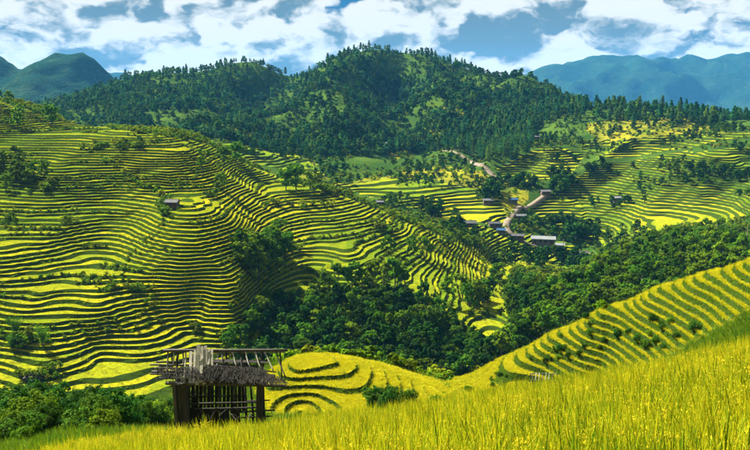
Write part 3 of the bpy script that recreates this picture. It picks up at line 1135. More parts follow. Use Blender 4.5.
# bushes and trees on the big terraced hill: centre px, spread px, count, kind, size
HILL = [
 (18, 178, 22, 14, 22, ['broad', 'bush'], (.5, .75), 'dark tree of the thicket cutting into the upper hill terraces', 'thicket in the upper hill terraces'),
 (48, 190, 10, 5, 6, ['bush'], (.8, 1.3), 'bush at the tip of the thicket in the hill terraces', 'bushes at the thicket tip'),
 (262, 260, 20, 13, 34, ['bush', 'broad'], (.55, .9), 'leafy bush filling the hollow beside the pyramid of terraces', 'bushes in the hollow by the pyramid terraces'),
 (280, 250, 14, 10, 10, ['bush'], (.9, 1.5), 'leafy bush filling the hollow beside the pyramid of terraces', 'bushes in the hollow by the pyramid terraces'),
 (305, 186, 18, 7, 9, ['broad', 'bush'], (.55, .85), 'small tree in the clump on the crest of the terraced hill', 'tree clump on the hill crest'),
 (335, 192, 12, 4, 7, ['bush'], (1, 1.6), 'bush trailing down the crest from the tree clump', 'bushes below the crest clump'),
 (384, 232, 12, 5, 7, ['bush'], (.8, 1.5), 'bush on the shaded terraces below the crest', 'bushes on the shaded terraces'),
 (300, 205, 40, 4, 12, ['bush'], (.6, 1.1), 'bush in the hedge line across the shaded terraces', 'hedge across the shaded terraces'),
 (440, 250, 40, 5, 14, ['bush', 'broad'], (.45, .8), 'bush in the hedge along the lower terraces above the gully', 'hedge along the lower terraces'),
 (470, 243, 30, 4, 12, ['bush'], (.8, 1.6), 'bush in the hedge along the lower terraces above the gully', 'hedge along the lower terraces'),
 (100, 148, 16, 4, 8, ['bush'], (.6, 1.2), 'bush of the dark hedge below the two rounded bushy trees', 'hedge below the two rounded trees'),
 (130, 146, 25, 5, 12, ['bush'], (.6, 1.2), 'bush of the dark hedge below the two rounded bushy trees', 'hedge below the two rounded trees'),
 (170, 140, 20, 4, 8, ['bush'], (.6, 1.1), 'bush of the dark hedge below the two rounded bushy trees', 'hedge below the two rounded trees'),
 (165, 212, 5, 6, 5, ['bush'], (.8, 1.4), 'bright bush beside the small field shed', 'bushes beside the field shed'),
 (68, 222, 8, 3, 5, ['bush'], (.5, .9), 'low bush on a bank of the left terraces', 'low bushes on the left terraces'),
 (10, 225, 9, 6, 8, ['bush'], (.5, .9), 'low bush on a bank of the left terraces', 'low bushes on the left terraces'),
 (125, 290, 22, 3, 8, ['bush'], (.4, .8), 'low bush on the bank under the pyramid terraces', 'low bushes under the pyramid terraces'),
 (95, 248, 15, 2, 6, ['bush'], (.4, .8), 'low bush on a bank of the left terraces', 'low bushes on the left terraces'),
 (212, 198, 6, 3, 3, ['bush'], (.8, 1.2), 'rounded bush on a terrace right of the field shed', 'bushes near the field shed'),
 (25, 345, 14, 8, 10, ['bush'], (.7, 1.2), 'bush at the foot of the bamboo by the yellow fields', 'bushes around the lower bamboo'),
 (50, 372, 10, 8, 8, ['bush'], (.5, .9), 'bush in the strip between the yellow foot fields', 'bushes between the foot fields'),
 (30, 378, 6, 2, 3, ['bush'], (.7, 1.0), 'bush in the strip between the yellow foot fields', 'bushes between the foot fields'),
 (150, 300, 3, 8, 4, ['bush'], (.4, .6), 'low bush on the path up the pyramid terraces', 'low bushes on the terrace path'),
 (195, 330, 8, 8, 6, ['bush'], (.4, .8), 'low bush on the path between the lower terraces', 'low bushes between the lower terraces'),
 (235, 347, 10, 6, 8, ['bush', 'broad'], (.45, .8), 'bush at the near end of the lower terraces by the gully', 'bushes at the terrace end'),
 (478, 300, 14, 8, 14, ['bush', 'broad'], (.5, .9), 'bush beside the lone slender tree on the golden terraces', 'bushes beside the lone tree'),
 (500, 285, 14, 8, 12, ['broad', 'bush'], (.4, .7), 'small tree at the valley end of the terraced hill', 'trees at the hill end'),
 (425, 310, 10, 6, 8, ['bush'], (.6, 1.0), 'sunlit bush on the bank below the golden terraces', 'bushes on the golden bank'),
]
rh = random.Random(5)
for px, py, sx, sy, n, kinds, sc, label, group in HILL:
    for _ in range(n):
        p = hit(px + max(-1.6, min(1.6, rh.gauss(0, .6))) * sx, py + max(-1.6, min(1.6, rh.gauss(0, .6))) * sy, 120, 470)
        k = rh.choice(kinds)
        plant(k, p, rh.uniform(*sc) * 1.4, label, group, parts=(p.y < 300))
for px, py, k, sc, label in (
    (18, 127, 'broad', 1.0, 'leftmost of two rounded bushy trees on the upper hill terraces'),
    (52, 125, 'broad', 1.05, 'rounded bushy tree nearer the crest end, twin on the upper terraces'),
    (36, 118, 'tall', .32, 'thin sapling between the two rounded bushy trees'),
    (16, 165, 'tall', .55, 'sapling standing clear above the hill thicket'),
    (222, 190, 'broad', .72, 'round-headed lone tree among the terraces below the crest'),
    (202, 173, 'tall', .5, 'thin upright tree on the terraces below the crest pair'),
    (224, 163, 'broad', .75, 'smaller tree of the pair on the hill crest'),
    (236, 163, 'broad', .95, 'larger tree of the pair on the hill crest'),
    (205, 158, 'bush', 1.4, 'lone bush on the crest terraces beside the tree pair'),
    (296, 190, 'broad', 1.15, 'tallest tree in the clump on the hill crest'),
    (286, 190, 'broad', .95, 'second tallest tree in the clump on the hill crest'),
    (310, 190, 'broad', .8, 'lower tree at the valley side of the crest clump'),
    (16, 337, 'bamboo', .62, 'plume-topped bamboo clump beside the yellow foot fields'),
    (43, 346, 'bamboo', .60, 'lower bamboo clump beside the yellow foot fields'),
    (12, 350, 'bamboo', .45, 'short bamboo clump under the plume-topped one')):
    plant(k, hit(px, py, 120, 470), sc * (1.4 if py < 300 else 1.1), label)
# trees behind the top-left crest
for i, (px, sc) in enumerate(((0, 1.0), (6, .85), (12, 1.05), (20, .7), (27, .75), (33, .5), (-8, 1.1), (-16, .9), (40, .35), (46, .3))):
    Y = 462.0
    x = (px - 375) / FPX * Y
    plant('pine' if i % 2 else 'tall', (x, Y, gz(x, Y)), sc * 1.3, 'dark tree rising behind the top edge of the terraced hill', 'trees behind the hill top')

# valley: hedges, groves and scrub off the terraces
VALLEY = [(190,122),(330,118),(450,105),(560,112),(760,128),(900,128),(900,236),(760,236),(690,226),(610,258),(560,300),(510,296),(516,262),(480,244),(420,220),(345,190),(240,156)]
grove(VALLEY, 330, 720, 13.5, ['small_broad', 'small_bush', 'small_broad'], (0.5, 0.95), 'small leafy tree scattered over the valley between the terraces', 'trees scattered over the valley', 60, 4,
      parts=False, stuff_name='valley_scrub_trees', stuff_label='scattered small trees further up the valley slopes', off_terrace=True, patch=(45, 0.05, 15))
stuff('valley_scrub', scatter(VALLEY, 330, 760, 5.0, seed=6, off_terrace=True, patch=(35, -0.12, 19)), both('small_bush'), (0.5, 1.5), 'low green scrub over the valley slopes', 'scrub')
stuff('valley_hedges', scatter(VALLEY, 330, 720, 4.5, seed=16, patch=(30, 0.10, 29)), both('small_bush') + both('small_broad'), (0.3, 0.8), 'hedges and bushes along the valley terraces', 'hedge')
# clumps by the village and road
for px, py, sx, sy, n, k, sc, label, group in (
    (553, 226, 22, 4, 16, 'small_broad', (.5, .8), 'dark tree in the row behind the long white-roofed house', 'trees behind the long house'),
    (575, 237, 7, 7, 10, 'small_broad', (.8, 1.2), 'tree in the dense block beside the earth cutting', 'tree block by the earth cutting'),
    (588, 231, 10, 4, 8, 'small_broad', (.5, .8), 'tree in the dense block beside the earth cutting', 'tree block by the earth cutting'),
    (491, 197, 8, 5, 10, 'small_broad', (.8, 1.2), 'big dark tree below the bend of the upper road', 'trees below the upper road'),
    (520, 186, 30, 4, 16, 'small_broad', (.5, .9), 'tree in the belt along the upper road', 'trees along the upper road'),
    (560, 187, 14, 8, 14, 'small_broad', (.6, 1.0), 'tree in the hollow between the two terraced slopes', 'trees in the hollow'),
    (600, 172, 30, 9, 18, 'small_broad', (.4, .8), 'tree in the hedge climbing between terraced slopes', 'hedge between the terraced slopes'),
    (455, 228, 10, 5, 10, 'small_broad', (.5, .8), 'tree around the dark-roofed farm shed', 'trees around the farm shed'),
    (437, 213, 8, 6, 8, 'small_broad', (.5, .8), 'tree on the crest near the dark-roofed farm shed', 'trees near the crest'),
    (425, 208, 8, 4, 6, 'small_broad', (.4, .7), 'tree on the crest near the dark-roofed farm shed', 'trees near the crest'),
    (620, 205, 18, 5, 10, 'small_broad', (.4, .6), 'tree beside the white hut on the terraced ridge', 'trees by the white hut'),
    (530, 262, 34, 4, 22, 'small_broad', (.5, .9), 'tree in the belt under the bright valley fields', 'tree belt under the valley fields'),
    (575, 265, 18, 5, 14, 'small_broad', (.5, .9), 'tree in the belt under the bright valley fields', 'tree belt under the valley fields'),
    (690, 168, 26, 6, 14, 'small_bush', (.8, 1.6), 'bush on the rounded green hillock above the terraces', 'bushes on the green hillock'),
    (720, 180, 26, 8, 20, 'small_broad', (.4, .8), 'dark tree on the shaded side of the green hillock', 'trees shading the green hillock')):
    for _ in range(n):
        p = hit(px + rh.gauss(0, .6) * sx, py + rh.gauss(0, .6) * sy, 330, 720)
        plant(k, p, rh.uniform(*sc) * 1.25, label, group, parts=False)
# dense pine grove on the near flank of the mountain
grove([(452,150),(462,125),(500,115),(535,128),(530,158),(498,170),(470,158)], 560, 760, 5.0, ['pine'], (0.85, 1.25), 'dense dark pine of the grove above the upper road', 'pine grove above the road', 110, 8, parts=False,
      stuff_name='pine_grove_rest', stuff_kinds=['small_pine'], stuff_label='back rows of the pine grove above the road')
# ridge on the right
grove([(555,100),(640,108),(760,122),(900,122),(900,136),(750,136),(640,126),(560,118)], 640, 780, 7.5, ['small_broad', 'small_pine'], (0.8, 1.35), 'tree in the dark row along the right-hand ridge', 'trees along the right-hand ridge', 80, 9, parts=False,
      stuff_name='ridge_wood', stuff_label='remaining trees of the right-hand ridge')
# wooded mountain
MOUNT = [(-260,130),(-260,90),(60,100),(100,84),(200,58),(260,58),(300,64),(338,44),(380,44),(470,60),(545,76),(600,100),(560,118),(540,130),(450,150),(330,160),(190,140)]
crest = scatter(MOUNT, 985, 1062, 7.0, seed=12)
random.Random(3).shuffle(crest)
for p in crest[:150]:
    plant('small_pine' if random.random() < .45 else 'canopy', p, random.uniform(.75, 1.25), 'tree of the ragged treeline on the main mountain crest', 'crest trees of the main mountain', parts=False)
rest = crest[150:] + scatter(MOUNT, 600, 985, 4.3, seed=13, patch=(60, -0.14, 23))
stuff('mountain_forest', rest, both('small_pine') + both('canopy') + both('canopy') + both('small_broad'), (0.45, 1.05), 'mixed pine forest covering the main mountain', 'forest', seed=3)
stuff('mountain_scrub', scatter(MOUNT, 600, 1000, 6.5, seed=14), both('small_bush') + both('small_broad')[:1], (0.6, 1.5), 'pale scrub between the trees of the main mountain', 'scrub', seed=4)

# low brush under the woods and along the banks
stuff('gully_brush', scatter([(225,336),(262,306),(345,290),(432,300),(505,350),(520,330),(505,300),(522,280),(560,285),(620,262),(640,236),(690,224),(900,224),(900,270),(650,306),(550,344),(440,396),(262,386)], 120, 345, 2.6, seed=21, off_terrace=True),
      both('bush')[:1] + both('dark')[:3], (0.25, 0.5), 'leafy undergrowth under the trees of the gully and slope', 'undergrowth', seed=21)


# ------------------------------------------------------------------ rice and grass
def terr_info(x, y):
    D = np.maximum(y + BACK, 6.6)
    a = np.clip(np.rint((x / D - U0) / (U1 - U0) * (NU - 1)), 0, NU - 1).astype(int)
    b = np.clip(np.rint((np.log(D) - W0) / (W1 - W0) * (NW - 1)), 0, NW - 1).astype(int)
    t = GT[b, a]
    f = grid_sample(GF, x, y)
    r = np.array([q[5] for q in TERR] + [0.3])[t]
    return t, f - np.floor(f), grid_sample(GM, x, y), r


def mat_blade(name, lo, mid, hi):
    m, t = new_mat(name)
    isl = t.n('ShaderNodeNewGeometry').outputs['Random Per Island']
    rnd = t.n('ShaderNodeObjectInfo').outputs['Random']
    p = pos(t)
    n = t.noise(p, 0.22, 3, 0.6)
    v = t.math('ADD', t.math('MULTIPLY', isl, 0.6), t.math('ADD', t.math('MULTIPLY', rnd, 0.3), t.math('MULTIPLY', t.math('SUBTRACT', n, 0.45), 0.7)))
    c = t.mix(t.ss(v, 0.05, 0.5), lo, mid)
    c = t.mix(t.ss(v, 0.45, 0.95), c, hi)
    finish(t, c, 0.7, trans=0.4, spec=0.03)


mat_blade('rice_leaf', (0.045, 0.12, 0.003), (0.25, 0.27, 0.005), (0.42, 0.36, 0.007))
mat_blade('rice_ear', (0.36, 0.31, 0.008), (0.48, 0.41, 0.014), (0.52, 0.41, 0.02))
mat_blade('tuft_rice', (0.22, 0.25, 0.003), (0.40, 0.37, 0.005), (0.50, 0.43, 0.006))
mat_blade('tuft_hill', (0.09, 0.15, 0.003), (0.21, 0.23, 0.004), (0.34, 0.29, 0.005))
mat_blade('tuft_grass', (0.025, 0.085, 0.003), (0.085, 0.16, 0.004), (0.17, 0.21, 0.006))


def ribbon(mb, p0, d, L, w, droop, rnd, mat=0, seg=3):
    side = d.cross(Vector((0, 0, 1)))
    if side.length < 1e-3:
        side = Vector((1, 0, 0))
    side.normalize()
    side = (side + Vector((rnd.uniform(-1, 1), rnd.uniform(-1, 1), 0)) * 0.8).normalized()
    base = len(mb.v)
    p, dd = Vector(p0), Vector(d)
    for i in range(seg + 1):
        k = i / seg
        ww = w * (1 - k ** 2.2) * (0.6 + 0.4 * min(1, k * 4)) + 0.0015
        mb.v += [p - side * ww, p + side * ww]
        if i < seg:
            mb.f.append((base + 2 * i, base + 2 * i + 1, base + 2 * i + 3, base + 2 * i + 2)); mb.m.append(mat)
        p = p + dd * (L / seg)
        dd = (dd + Vector((0, 0, -droop / seg)) + Vector((d.x, d.y, 0)) * (droop * 0.4 / seg)).normalized()


def rice_clump(seed):
    rnd = random.Random(seed)
    mb = MB()
    for i in range(22):
        an = rnd.uniform(0, 6.3); ra = 0.13 * rnd.random() ** .5
        b = Vector((math.cos(an) * ra, math.sin(an) * ra, 0))
        sp = rnd.uniform(.05, .38)
        d = Vector((math.cos(an) * sp + rnd.uniform(-.1, .1), math.sin(an) * sp + rnd.uniform(-.1, .1), 1)).normalized()
        ribbon(mb, b + Vector((0, 0, rnd.uniform(0, .15))), d, rnd.uniform(.62, .95), rnd.uniform(.007, .014), rnd.uniform(.1, .9), rnd, 0, 3)
    for i in range(13):
        an = rnd.uniform(0, 6.3); ra = 0.15 * rnd.random() ** .5
        b = Vector((math.cos(an) * ra, math.sin(an) * ra, rnd.uniform(.48, .66)))
        d = Vector((math.cos(an) * .45 + rnd.uniform(-.2, .2), math.sin(an) * .45 + rnd.uniform(-.2, .2), 1)).normalized()
        base, p, dd = b, b, d
        L = rnd.uniform(.2, .3)
        for j in range(4):
            q = p + dd * (L / 4)
            for _ in range(3):       # grain bunches along the drooping ear
                c = p.lerp(q, rnd.random()) + rvec(rnd) * .010
                leaf_quad(mb, c, rvec(rnd), rnd.uniform(.014, .027), rnd, 1, .45)
            dd = (dd + Vector((d.x, d.y, 0)) * .35 + Vector((0, 0, -.55))).normalized()
            p = q
    return mb.mesh('rice_clump', ['rice_leaf', 'rice_ear'])


def tuft(name, seed, mat, n, h, r, w):
    rnd = random.Random(seed)
    mb = MB()
    for i in range(n):
        an = rnd.uniform(0, 6.3); ra = r * rnd.random() ** .5
        b = Vector((math.cos(an) * ra, math.sin(an) * ra, -.1))
        d = Vector((math.cos(an) * rnd.uniform(.1, .8), math.sin(an) * rnd.uniform(.1, .8), 1)).normalized()
        ribbon(mb, b, d, h * rnd.uniform(.7, 1.2) + .1, w * rnd.uniform(.7, 1.3), rnd.uniform(.3, 1.6), rnd, 0, 2)
    return mb.mesh(name, [mat])


RICE_M = [rice_clump(i) for i in range(6)]
TUFT_M = [tuft('rice_tuft', i, 'tuft_rice', 26, .48, .28, .03) for i in range(4)]
TUFTF_M = [tuft('rice_tuft_far', 20 + i, 'tuft_hill', 16, .42, .55, .09) for i in range(4)]
GRASS_M = [tuft('grass_tuft', 40 + i, 'tuft_grass', 26, .45, .30, .022) for i in range(4)]
GRASSF_M = [tuft('grass_tuft_far', 60 + i, 'tuft_grass', 14, .6, .5, .10) for i in range(4)]


def spread(n, y0, y1, margin=0.60, seed=0, power=1.0):
    rng = np.random.default_rng(seed)
    y = y0 + (y1 - y0) * rng.random(n) ** power
    x = rng.uniform(-1, 1, n) * margin * (y + 6)
    return x, y


# the field the photographer stands in
FIELD_EDGE = [(-80, 475), (60, 450), (180, 435), (270, 426), (330, 418), (430, 406), (540, 388), (600, 377), (680, 362), (750, 346), (860, 322), (1000, 300)]
fx, fy = spread(30000, 3.5, 36, 0.66, 1)
fz = ground(fx, fy)
fpx, fpy = project(fx, fy, fz + 0.4)
edge = np.interp(fpx, [q[0] for q in FIELD_EDGE], [q[1] for q in FIELD_EDGE])
Yedge = np.interp(fpx, [-80, 60, 330, 540, 750, 1000], [33.5, 33.5, 34.5, 32.5, 27.5, 26])
keep = (fy < Yedge) & (np.hypot(fx, fy) > 3.4)
hutm = (np.abs(fx - P(215, 0, 35)[0]) < 3.0) & (fy > 33.6)
keep &= ~hutm
stuff('rice_field', np.stack([fx, fy, fz], 1)[keep], RICE_M, (0.72, 1.22), 'ripe yellow rice field filling the foreground slope', 'rice', 0.10, 1, 0.03)

# grass on the banks around the foreground field
gx, gy = spread(150000, 24, 140, 0.58, 2, 1.3)
gzv = ground(gx, gy)
gpx, gpy = project(gx, gy, gzv)
gk = (gy > np.interp(gpx, [-80, 60, 330, 540, 750, 1000], [33.5, 33.5, 34.5, 32.5, 27.5, 26]) - 1) & (grid_sample(GM, gx, gy) < 0.3)
stuff('bank_grass', np.stack([gx, gy, gzv], 1)[gk], GRASS_M, (0.6, 1.5), 'rough grass on the banks below the foreground field', 'grass', 0.15, 2, 0.05)

# crop and grass on the terraces
tx, ty = spread(420000, 60, 205, 0.52, 3, 0.8)
t_, fr, w_, r_ = terr_info(tx, ty)
tz = ground(tx, ty)
near = (t_ == 1) | (t_ == 2)
kt = near & (w_ > 0.35) & (fr > r_ + 0.02)
stuff('terrace_rice', np.stack([tx, ty, tz], 1)[kt], TUFT_M, (0.35, 0.65), 'ripe rice standing on the near slanting and round terraces', 'rice', 0.12, 3, 0.05)
kr = near & (fr <= r_) & (np.random.default_rng(5).random(len(tx)) < 0.6)
stuff('terrace_bank_grass', np.stack([tx, ty, tz], 1)[kr], GRASS_M, (0.3, 0.65), 'green grass on the near terrace banks', 'grass', 0.15, 4, 0.05)
hx, hy = spread(330000, 135, 450, 0.50, 4)
t_, fr, w_, r_ = terr_info(hx, hy)
hz_ = ground(hx, hy)
kh = (t_ == 0) & (w_ > 0.3) & (fr > r_ + 0.04)
rr_ = np.random.default_rng(6).random(len(hx))
stuff('hill_rice', np.stack([hx, hy, hz_], 1)[kh & (rr_ < 0.45)], TUFTF_M, (0.4, 0.8), 'ripening rice standing on the big hill terraces', 'rice', 0.1, 5, 0.1)
kg = (t_ == 0) & (fr <= r_)
stuff('hill_bank_grass', np.stack([hx, hy, hz_], 1)[kg & (rr_ < 0.09)], GRASSF_M, (0.35, 0.8), 'dark grass on the big hill terrace banks', 'grass', 0.1, 6, 0.1)

jj = np.random.default_rng(8)
ex, ey = spread(150000, 185, 440, 0.50, 9)
t_, fr, w_, r_ = terr_info(ex, ey)
ez = ground(ex, ey)
ff = grid_sample(GF, ex, ey)
ke = (t_ == 0) & (fr <= r_ + 0.1) & (fbm(ex / 34, np.floor(ff) * 0.9, 2, 67) > 0.30)
stuff('hill_hedges', np.stack([ex, ey, ez], 1)[ke & (jj.random(len(ex)) < 0.42)], both('small_bush'), (0.22, 0.55), 'dark weeds and hedges along the banks of the big hill', 'hedge', 0.1, 7)
for line, n, sc, label, group in (
    ([(78, 146), (105, 160), (130, 178), (155, 193), (172, 201)], 34, (.35, .75), 'bush on the slanting path down the upper hill terraces', 'bushes on the slanting hill path'),
    ([(178, 206), (160, 228), (142, 246), (120, 268), (92, 290)], 30, (.3, .6), 'bush along the steep edge of the pyramid terraces', 'bushes along the pyramid edge'),
    ([(120, 134), (160, 140), (200, 152), (228, 160)], 22, (.35, .7), 'bush in the hedge below the hill crest line', 'hedge under the crest line'),
    ([(262, 285), (300, 268), (330, 276)], 12, (.4, .7), 'bush along the track above the gully wood', 'bushes above the gully wood'),
    ([(345, 196), (390, 214), (430, 230), (480, 250), (510, 266)], 40, (.4, .9), 'bush in the hedge along the falling crest of the big hill', 'hedge along the falling crest')):
    for i in range(n):
        q = rh.random() * (len(line) - 1)
        k = int(q)
        a_, b_ = line[k], line[min(k + 1, len(line) - 1)]
        p = hit(a_[0] + (b_[0] - a_[0]) * (q - k) + rh.gauss(0, 2.2), a_[1] + (b_[1] - a_[1]) * (q - k) + rh.gauss(0, 1.4), 150, 450)
        plant('small_bush' if p.y > 240 else 'bush', p, rh.uniform(*sc) * 1.2, label, group, parts=p.y <= 240)

cx_, cy_ = spread(120000, 100, 460, 0.52, 12)
cz_ = ground(cx_, cy_)
kc = grid_sample(GM, cx_, cy_) < 0.3
stuff('ground_cover', np.stack([cx_, cy_, cz_], 1)[kc], GRASSF_M + [m for m in both('small_bush')], (0.3, 1.0), 'weeds and low scrub over the rough ground between fields', 'weeds', 0.15, 13)

# ------------------------------------------------------------------ near bushes
for px, py, sx, sy, n, sc, label, group in (
    (40, 418, 45, 14, 26, (.7, 1.25), 'leafy bush in the thicket below the yellow foot fields', 'thicket below the foot fields'),
    (110, 428, 45, 8, 22, (.6, 1.05), 'leafy bush in the thicket below the yellow foot fields', 'thicket below the foot fields'),
    (20, 440, 30, 8, 10, (.5, .9), 'low bush at the near foot of the thicket', 'low bushes before the thicket'),
    (160, 432, 14, 6, 9, (.7, 1.1), 'bush growing against the back of the ruined hut', 'bushes against the hut')):
    for _ in range(n):
        p = hit(px + rh.gauss(0, .65) * sx, py + rh.gauss(0, .6) * sy, 36, 100)
        plant('thicket', p, rh.uniform(*sc), label, group)
for i in range(13):
    p = hit(385 + rh.gauss(0, 1) * 16, 405 + rh.gauss(0, 1) * 3, 76, 96)
    plant('thicket', p, rh.uniform(.42, .85), 'dark bush in the clump at the foot of the round knoll', 'bush clump at the knoll foot')
for i in range(9):
    p = hit(438 + rh.gauss(0, 1) * 9, 404 + rh.gauss(0, 1) * 3, 76, 98)
    plant('thicket', p, rh.uniform(.25, .5), 'low bush between knoll and slanting terraces', 'low bushes by the knoll')
for i in range(26):
    q = rh.random()
    p = hit(470 + 190 * q + rh.gauss(0, 6), 386 - 62 * q + rh.gauss(0, 4), 60, 130)
    plant('thicket', p, rh.uniform(.2, .4), 'small bush on the path crossing the slanting terraces', 'bushes on the slanting terraces')
for i in range(16):
    p = hit(640 + rh.gauss(0, 1) * 38, 335 + rh.gauss(0, 1) * 9, 60, 130)
    plant('thicket', p, rh.uniform(.2, .45), 'bush in the green strip across the slanting terraces', 'bushes of the green strip')

# ------------------------------------------------------------------ roads and tracks
mat_plain('road_dirt', (0.11, 0.082, 0.048), (0.17, 0.135, 0.085), 0.4, bump=0.5)
mat_plain('red_earth', (0.272, 0.128, 0.048), (0.4, 0.24, 0.096), 0.5, bump=0.8)


def road(name, pix, y0, y1, width, mat='road_dirt'):
    pts_ = [hit(px, py, y0, y1) for px, py in pix]
    fine = []
    for a, b in zip(pts_[:-1], pts_[1:]):
        n = max(2, int((b - a).length / 4))
        fine += [a.lerp(b, i / n) for i in range(n)]
    fine.append(pts_[-1])
    for _ in range(6):
        fine = [fine[0]] + [(fine[i - 1] + fine[i] * 2 + fine[i + 1]) / 4 for i in range(1, len(fine) - 1)] + [fine[-1]]
    mb = MB()
    for i, p in enumerate(fine):
        d = fine[min(i + 1, len(fine) - 1)] - fine[max(i - 1, 0)]
        d.z = 0
        s = Vector((-d.y, d.x, 0)).normalized() * (width / 2)
        z = max(gz(p.x + s.x * k, p.y + s.y * k) for k in (-1, -.5, 0, .5, 1)) + 0.12
        for k, dz in ((-1.35, -1.6), (-1, 0), (0, .06), (1, 0), (1.35, -1.6)):
            mb.v.append(Vector((p.x + s.x * k, p.y + s.y * k, z + dz)))
        if i:
            q = (i - 1) * 5
            for k in range(4):
                mb.f.append((q + k, q + k + 1, q + k + 6, q + k + 5)); mb.m.append(0)
    return mb.build(name, [mat], smooth_=True, kind='structure')


road('dirt_road', [(443, 149), (452, 152), (462, 155), (472, 161), (482, 167), (491, 173), (498, 179), (512, 182), (530, 184)], 440, 760, 4.2)
road('village_road', [(520, 207), (514, 211), (512, 217), (506, 223), (504, 229), (509, 235), (518, 240), (532, 246), (548, 250), (565, 251), (580, 253), (594, 257)], 330, 520, 3.4)
road('footpath', [(545, 195), (538, 201), (530, 207), (522, 210)], 400, 560, 3.0)

# ------------------------------------------------------------------ houses
mat_plain('wall_timber', (0.08, 0.06, 0.04), (0.136, 0.104, 0.072), 1.2, stretch=(1.6, 1.6, 0.32))
mat_plain('wall_pale', (0.09, 0.09, 0.082), (0.14, 0.136, 0.125), .8)
mat_plain('roof_white', (0.15, 0.16, 0.165), (0.23, 0.235, 0.235), .5, rough=.5)
mat_plain('roof_dark', (0.04, 0.0416, 0.044), (0.08, 0.08, 0.08), .8)
mat_plain('roof_grey', (0.07, 0.074, 0.08), (0.12, 0.12, 0.12), .6)
mat_plain('roof_blue', (0.014, 0.055, 0.13), (0.028, 0.085, 0.18), .6, rough=.5)
mat_plain('window_dark', (0.012, 0.014, 0.016), (0.03, 0.034, 0.04), 1, rough=.2)
mat_plain('door_wood', (0.064, 0.04, 0.024), (0.112, 0.072, 0.04), 1)


def house(px, py, w, d, h, rot, wall, roof, label, nwin=2, y0=330, y1=760, name='house', pitch=.42, door=True):
    if name == 'house':
        k_ = .88 if w > 13 else .7
        w, d, h = w * k_, d * k_, h * k_
    p = hit(px, py, y0, y1)
    z = min(gz(p.x + a * w * .45, p.y + b * d * .45) for a in (-1, 0, 1) for b in (-1, 0, 1))
    zt = max(gz(p.x + a * w * .4, p.y - b * d * .4) for a in (-1, 0, 1) for b in (0, 1))
    base = max(0.0, zt - z)
    o = link(name, None, label=label, cat='house' if name == 'house' else 'shed')
    o.location = (p.x, p.y, z)
    o.rotation_euler = (0, 0, R(rot))
    H = h + base
    m = MB()
    rise = d / 2 * pitch
    x, y = w / 2, d / 2
    v = [(-x, -y, -1), (x, -y, -1), (x, y, -1), (-x, y, -1), (-x, -y, H), (x, -y, H), (x, y, H), (-x, y, H), (-x, 0, H + rise), (x, 0, H + rise)]
    m.v += [Vector(q) for q in v]
    m.f += [(3, 2, 1, 0), (0, 1, 5, 4), (2, 3, 7, 6), (1, 2, 6, 9, 5), (3, 0, 4, 8, 7), (4, 5, 9, 8), (6, 7, 8, 9)]
    m.m += [0] * 7
    m.build('wall', [wall], o)
    r = MB()
    ov = .5
    for sgn in (-1, 1):
        a = Vector((-x - ov, sgn * (y + ov), H - ov * pitch + .06)); b = Vector((x + ov, sgn * (y + ov), H - ov * pitch + .06))
        c = Vector((x + ov, 0, H + rise + .06)); e = Vector((-x - ov, 0, H + rise + .06))
        up = Vector((0, 0, .14))
        q = len(r.v)
        r.v += [a, b, c, e, a + up, b + up, c + up, e + up]
        fs = [(0, 1, 2, 3), (7, 6, 5, 4), (0, 4, 5, 1), (1, 5, 6, 2), (2, 6, 7, 3), (3, 7, 4, 0)]
        if sgn < 0:
            fs = [tuple(reversed(f)) for f in fs]
        r.f += [tuple(q + i for i in f) for f in fs]; r.m += [0] * 6
    ro = r.build('roof', [roof], o)
    g = MB()
    g.tube([(-x - ov, 0, H + rise + .2), (x + ov, 0, H + rise + .2)], [.12, .12], 6)
    g.build('ridge_cap', [roof], ro)
    for i in range(nwin):
        wx = -x + w * (i + .7) / (nwin + .5)
        f = MB(); f.box((wx, -y - .02, base + h * .55), (w / (nwin + 1) * .55, .12, h * .36))
        wo = f.build('window', ['door_wood'], o)
        q = MB(); q.box((wx, -y - .09, base + h * .55), (w / (nwin + 1) * .45, .04, h * .28))
        q.build('pane', ['window_dark'], wo)
    if door:
        f = MB(); f.box((x - w * .12, -y - .03, base + h * .36), (min(1.2, w * .16), .1, h * .72))
        f.build('door', ['door_wood'], o)
    return o


house(543, 247, 13.5, 6, 3.4, -12, 'wall_pale', 'roof_white', 'long pale house with white metal roof beside the village road', 4)
house(560, 248, 6, 5, 2.6, -14, 'wall_timber', 'roof_white', 'small annexe with white roof at the end of the long house', 1)
house(581, 258, 9, 6, 2.6, -8, 'wall_timber', 'roof_dark', 'dark-roofed barn below the earth cutting', 2)
house(517, 240, 10, 5, 2.4, -14, 'wall_timber', 'roof_dark', 'low dark timber shed between blue roof and long house', 2)
house(501, 234, 5.5, 4.5, 2.4, -8, 'wall_pale', 'roof_blue', 'small house with bright blue roof on the road bend', 1)
house(494, 227, 8, 5, 2.6, 6, 'wall_timber', 'roof_dark', 'dark timber house just above the blue-roofed one', 2)
house(468, 227, 11, 6, 2.8, 4, 'wall_timber', 'roof_dark', 'dark-roofed farm shed beside the golden valley field', 2)
house(521, 220, 7, 5, 2.4, -6, 'wall_timber', 'roof_grey', 'grey-roofed house above the village road', 2)
house(545, 195, 8, 5.5, 2.6, 10, 'wall_timber', 'roof_grey', 'grey-roofed house at the top of the footpath', 2)
house(488, 204, 8, 5, 2.8, 0, 'wall_timber', 'roof_grey', 'grey-roofed house under the big dark trees', 2)
house(513, 203, 6, 5, 2.6, 5, 'wall_pale', 'roof_blue', 'bluish-roofed hut in the trees below the upper road', 1)
house(617, 201, 6, 4.5, 2.6, 14, 'wall_pale', 'roof_white', 'white hut alone on the ridge of the terraced slope', 1)
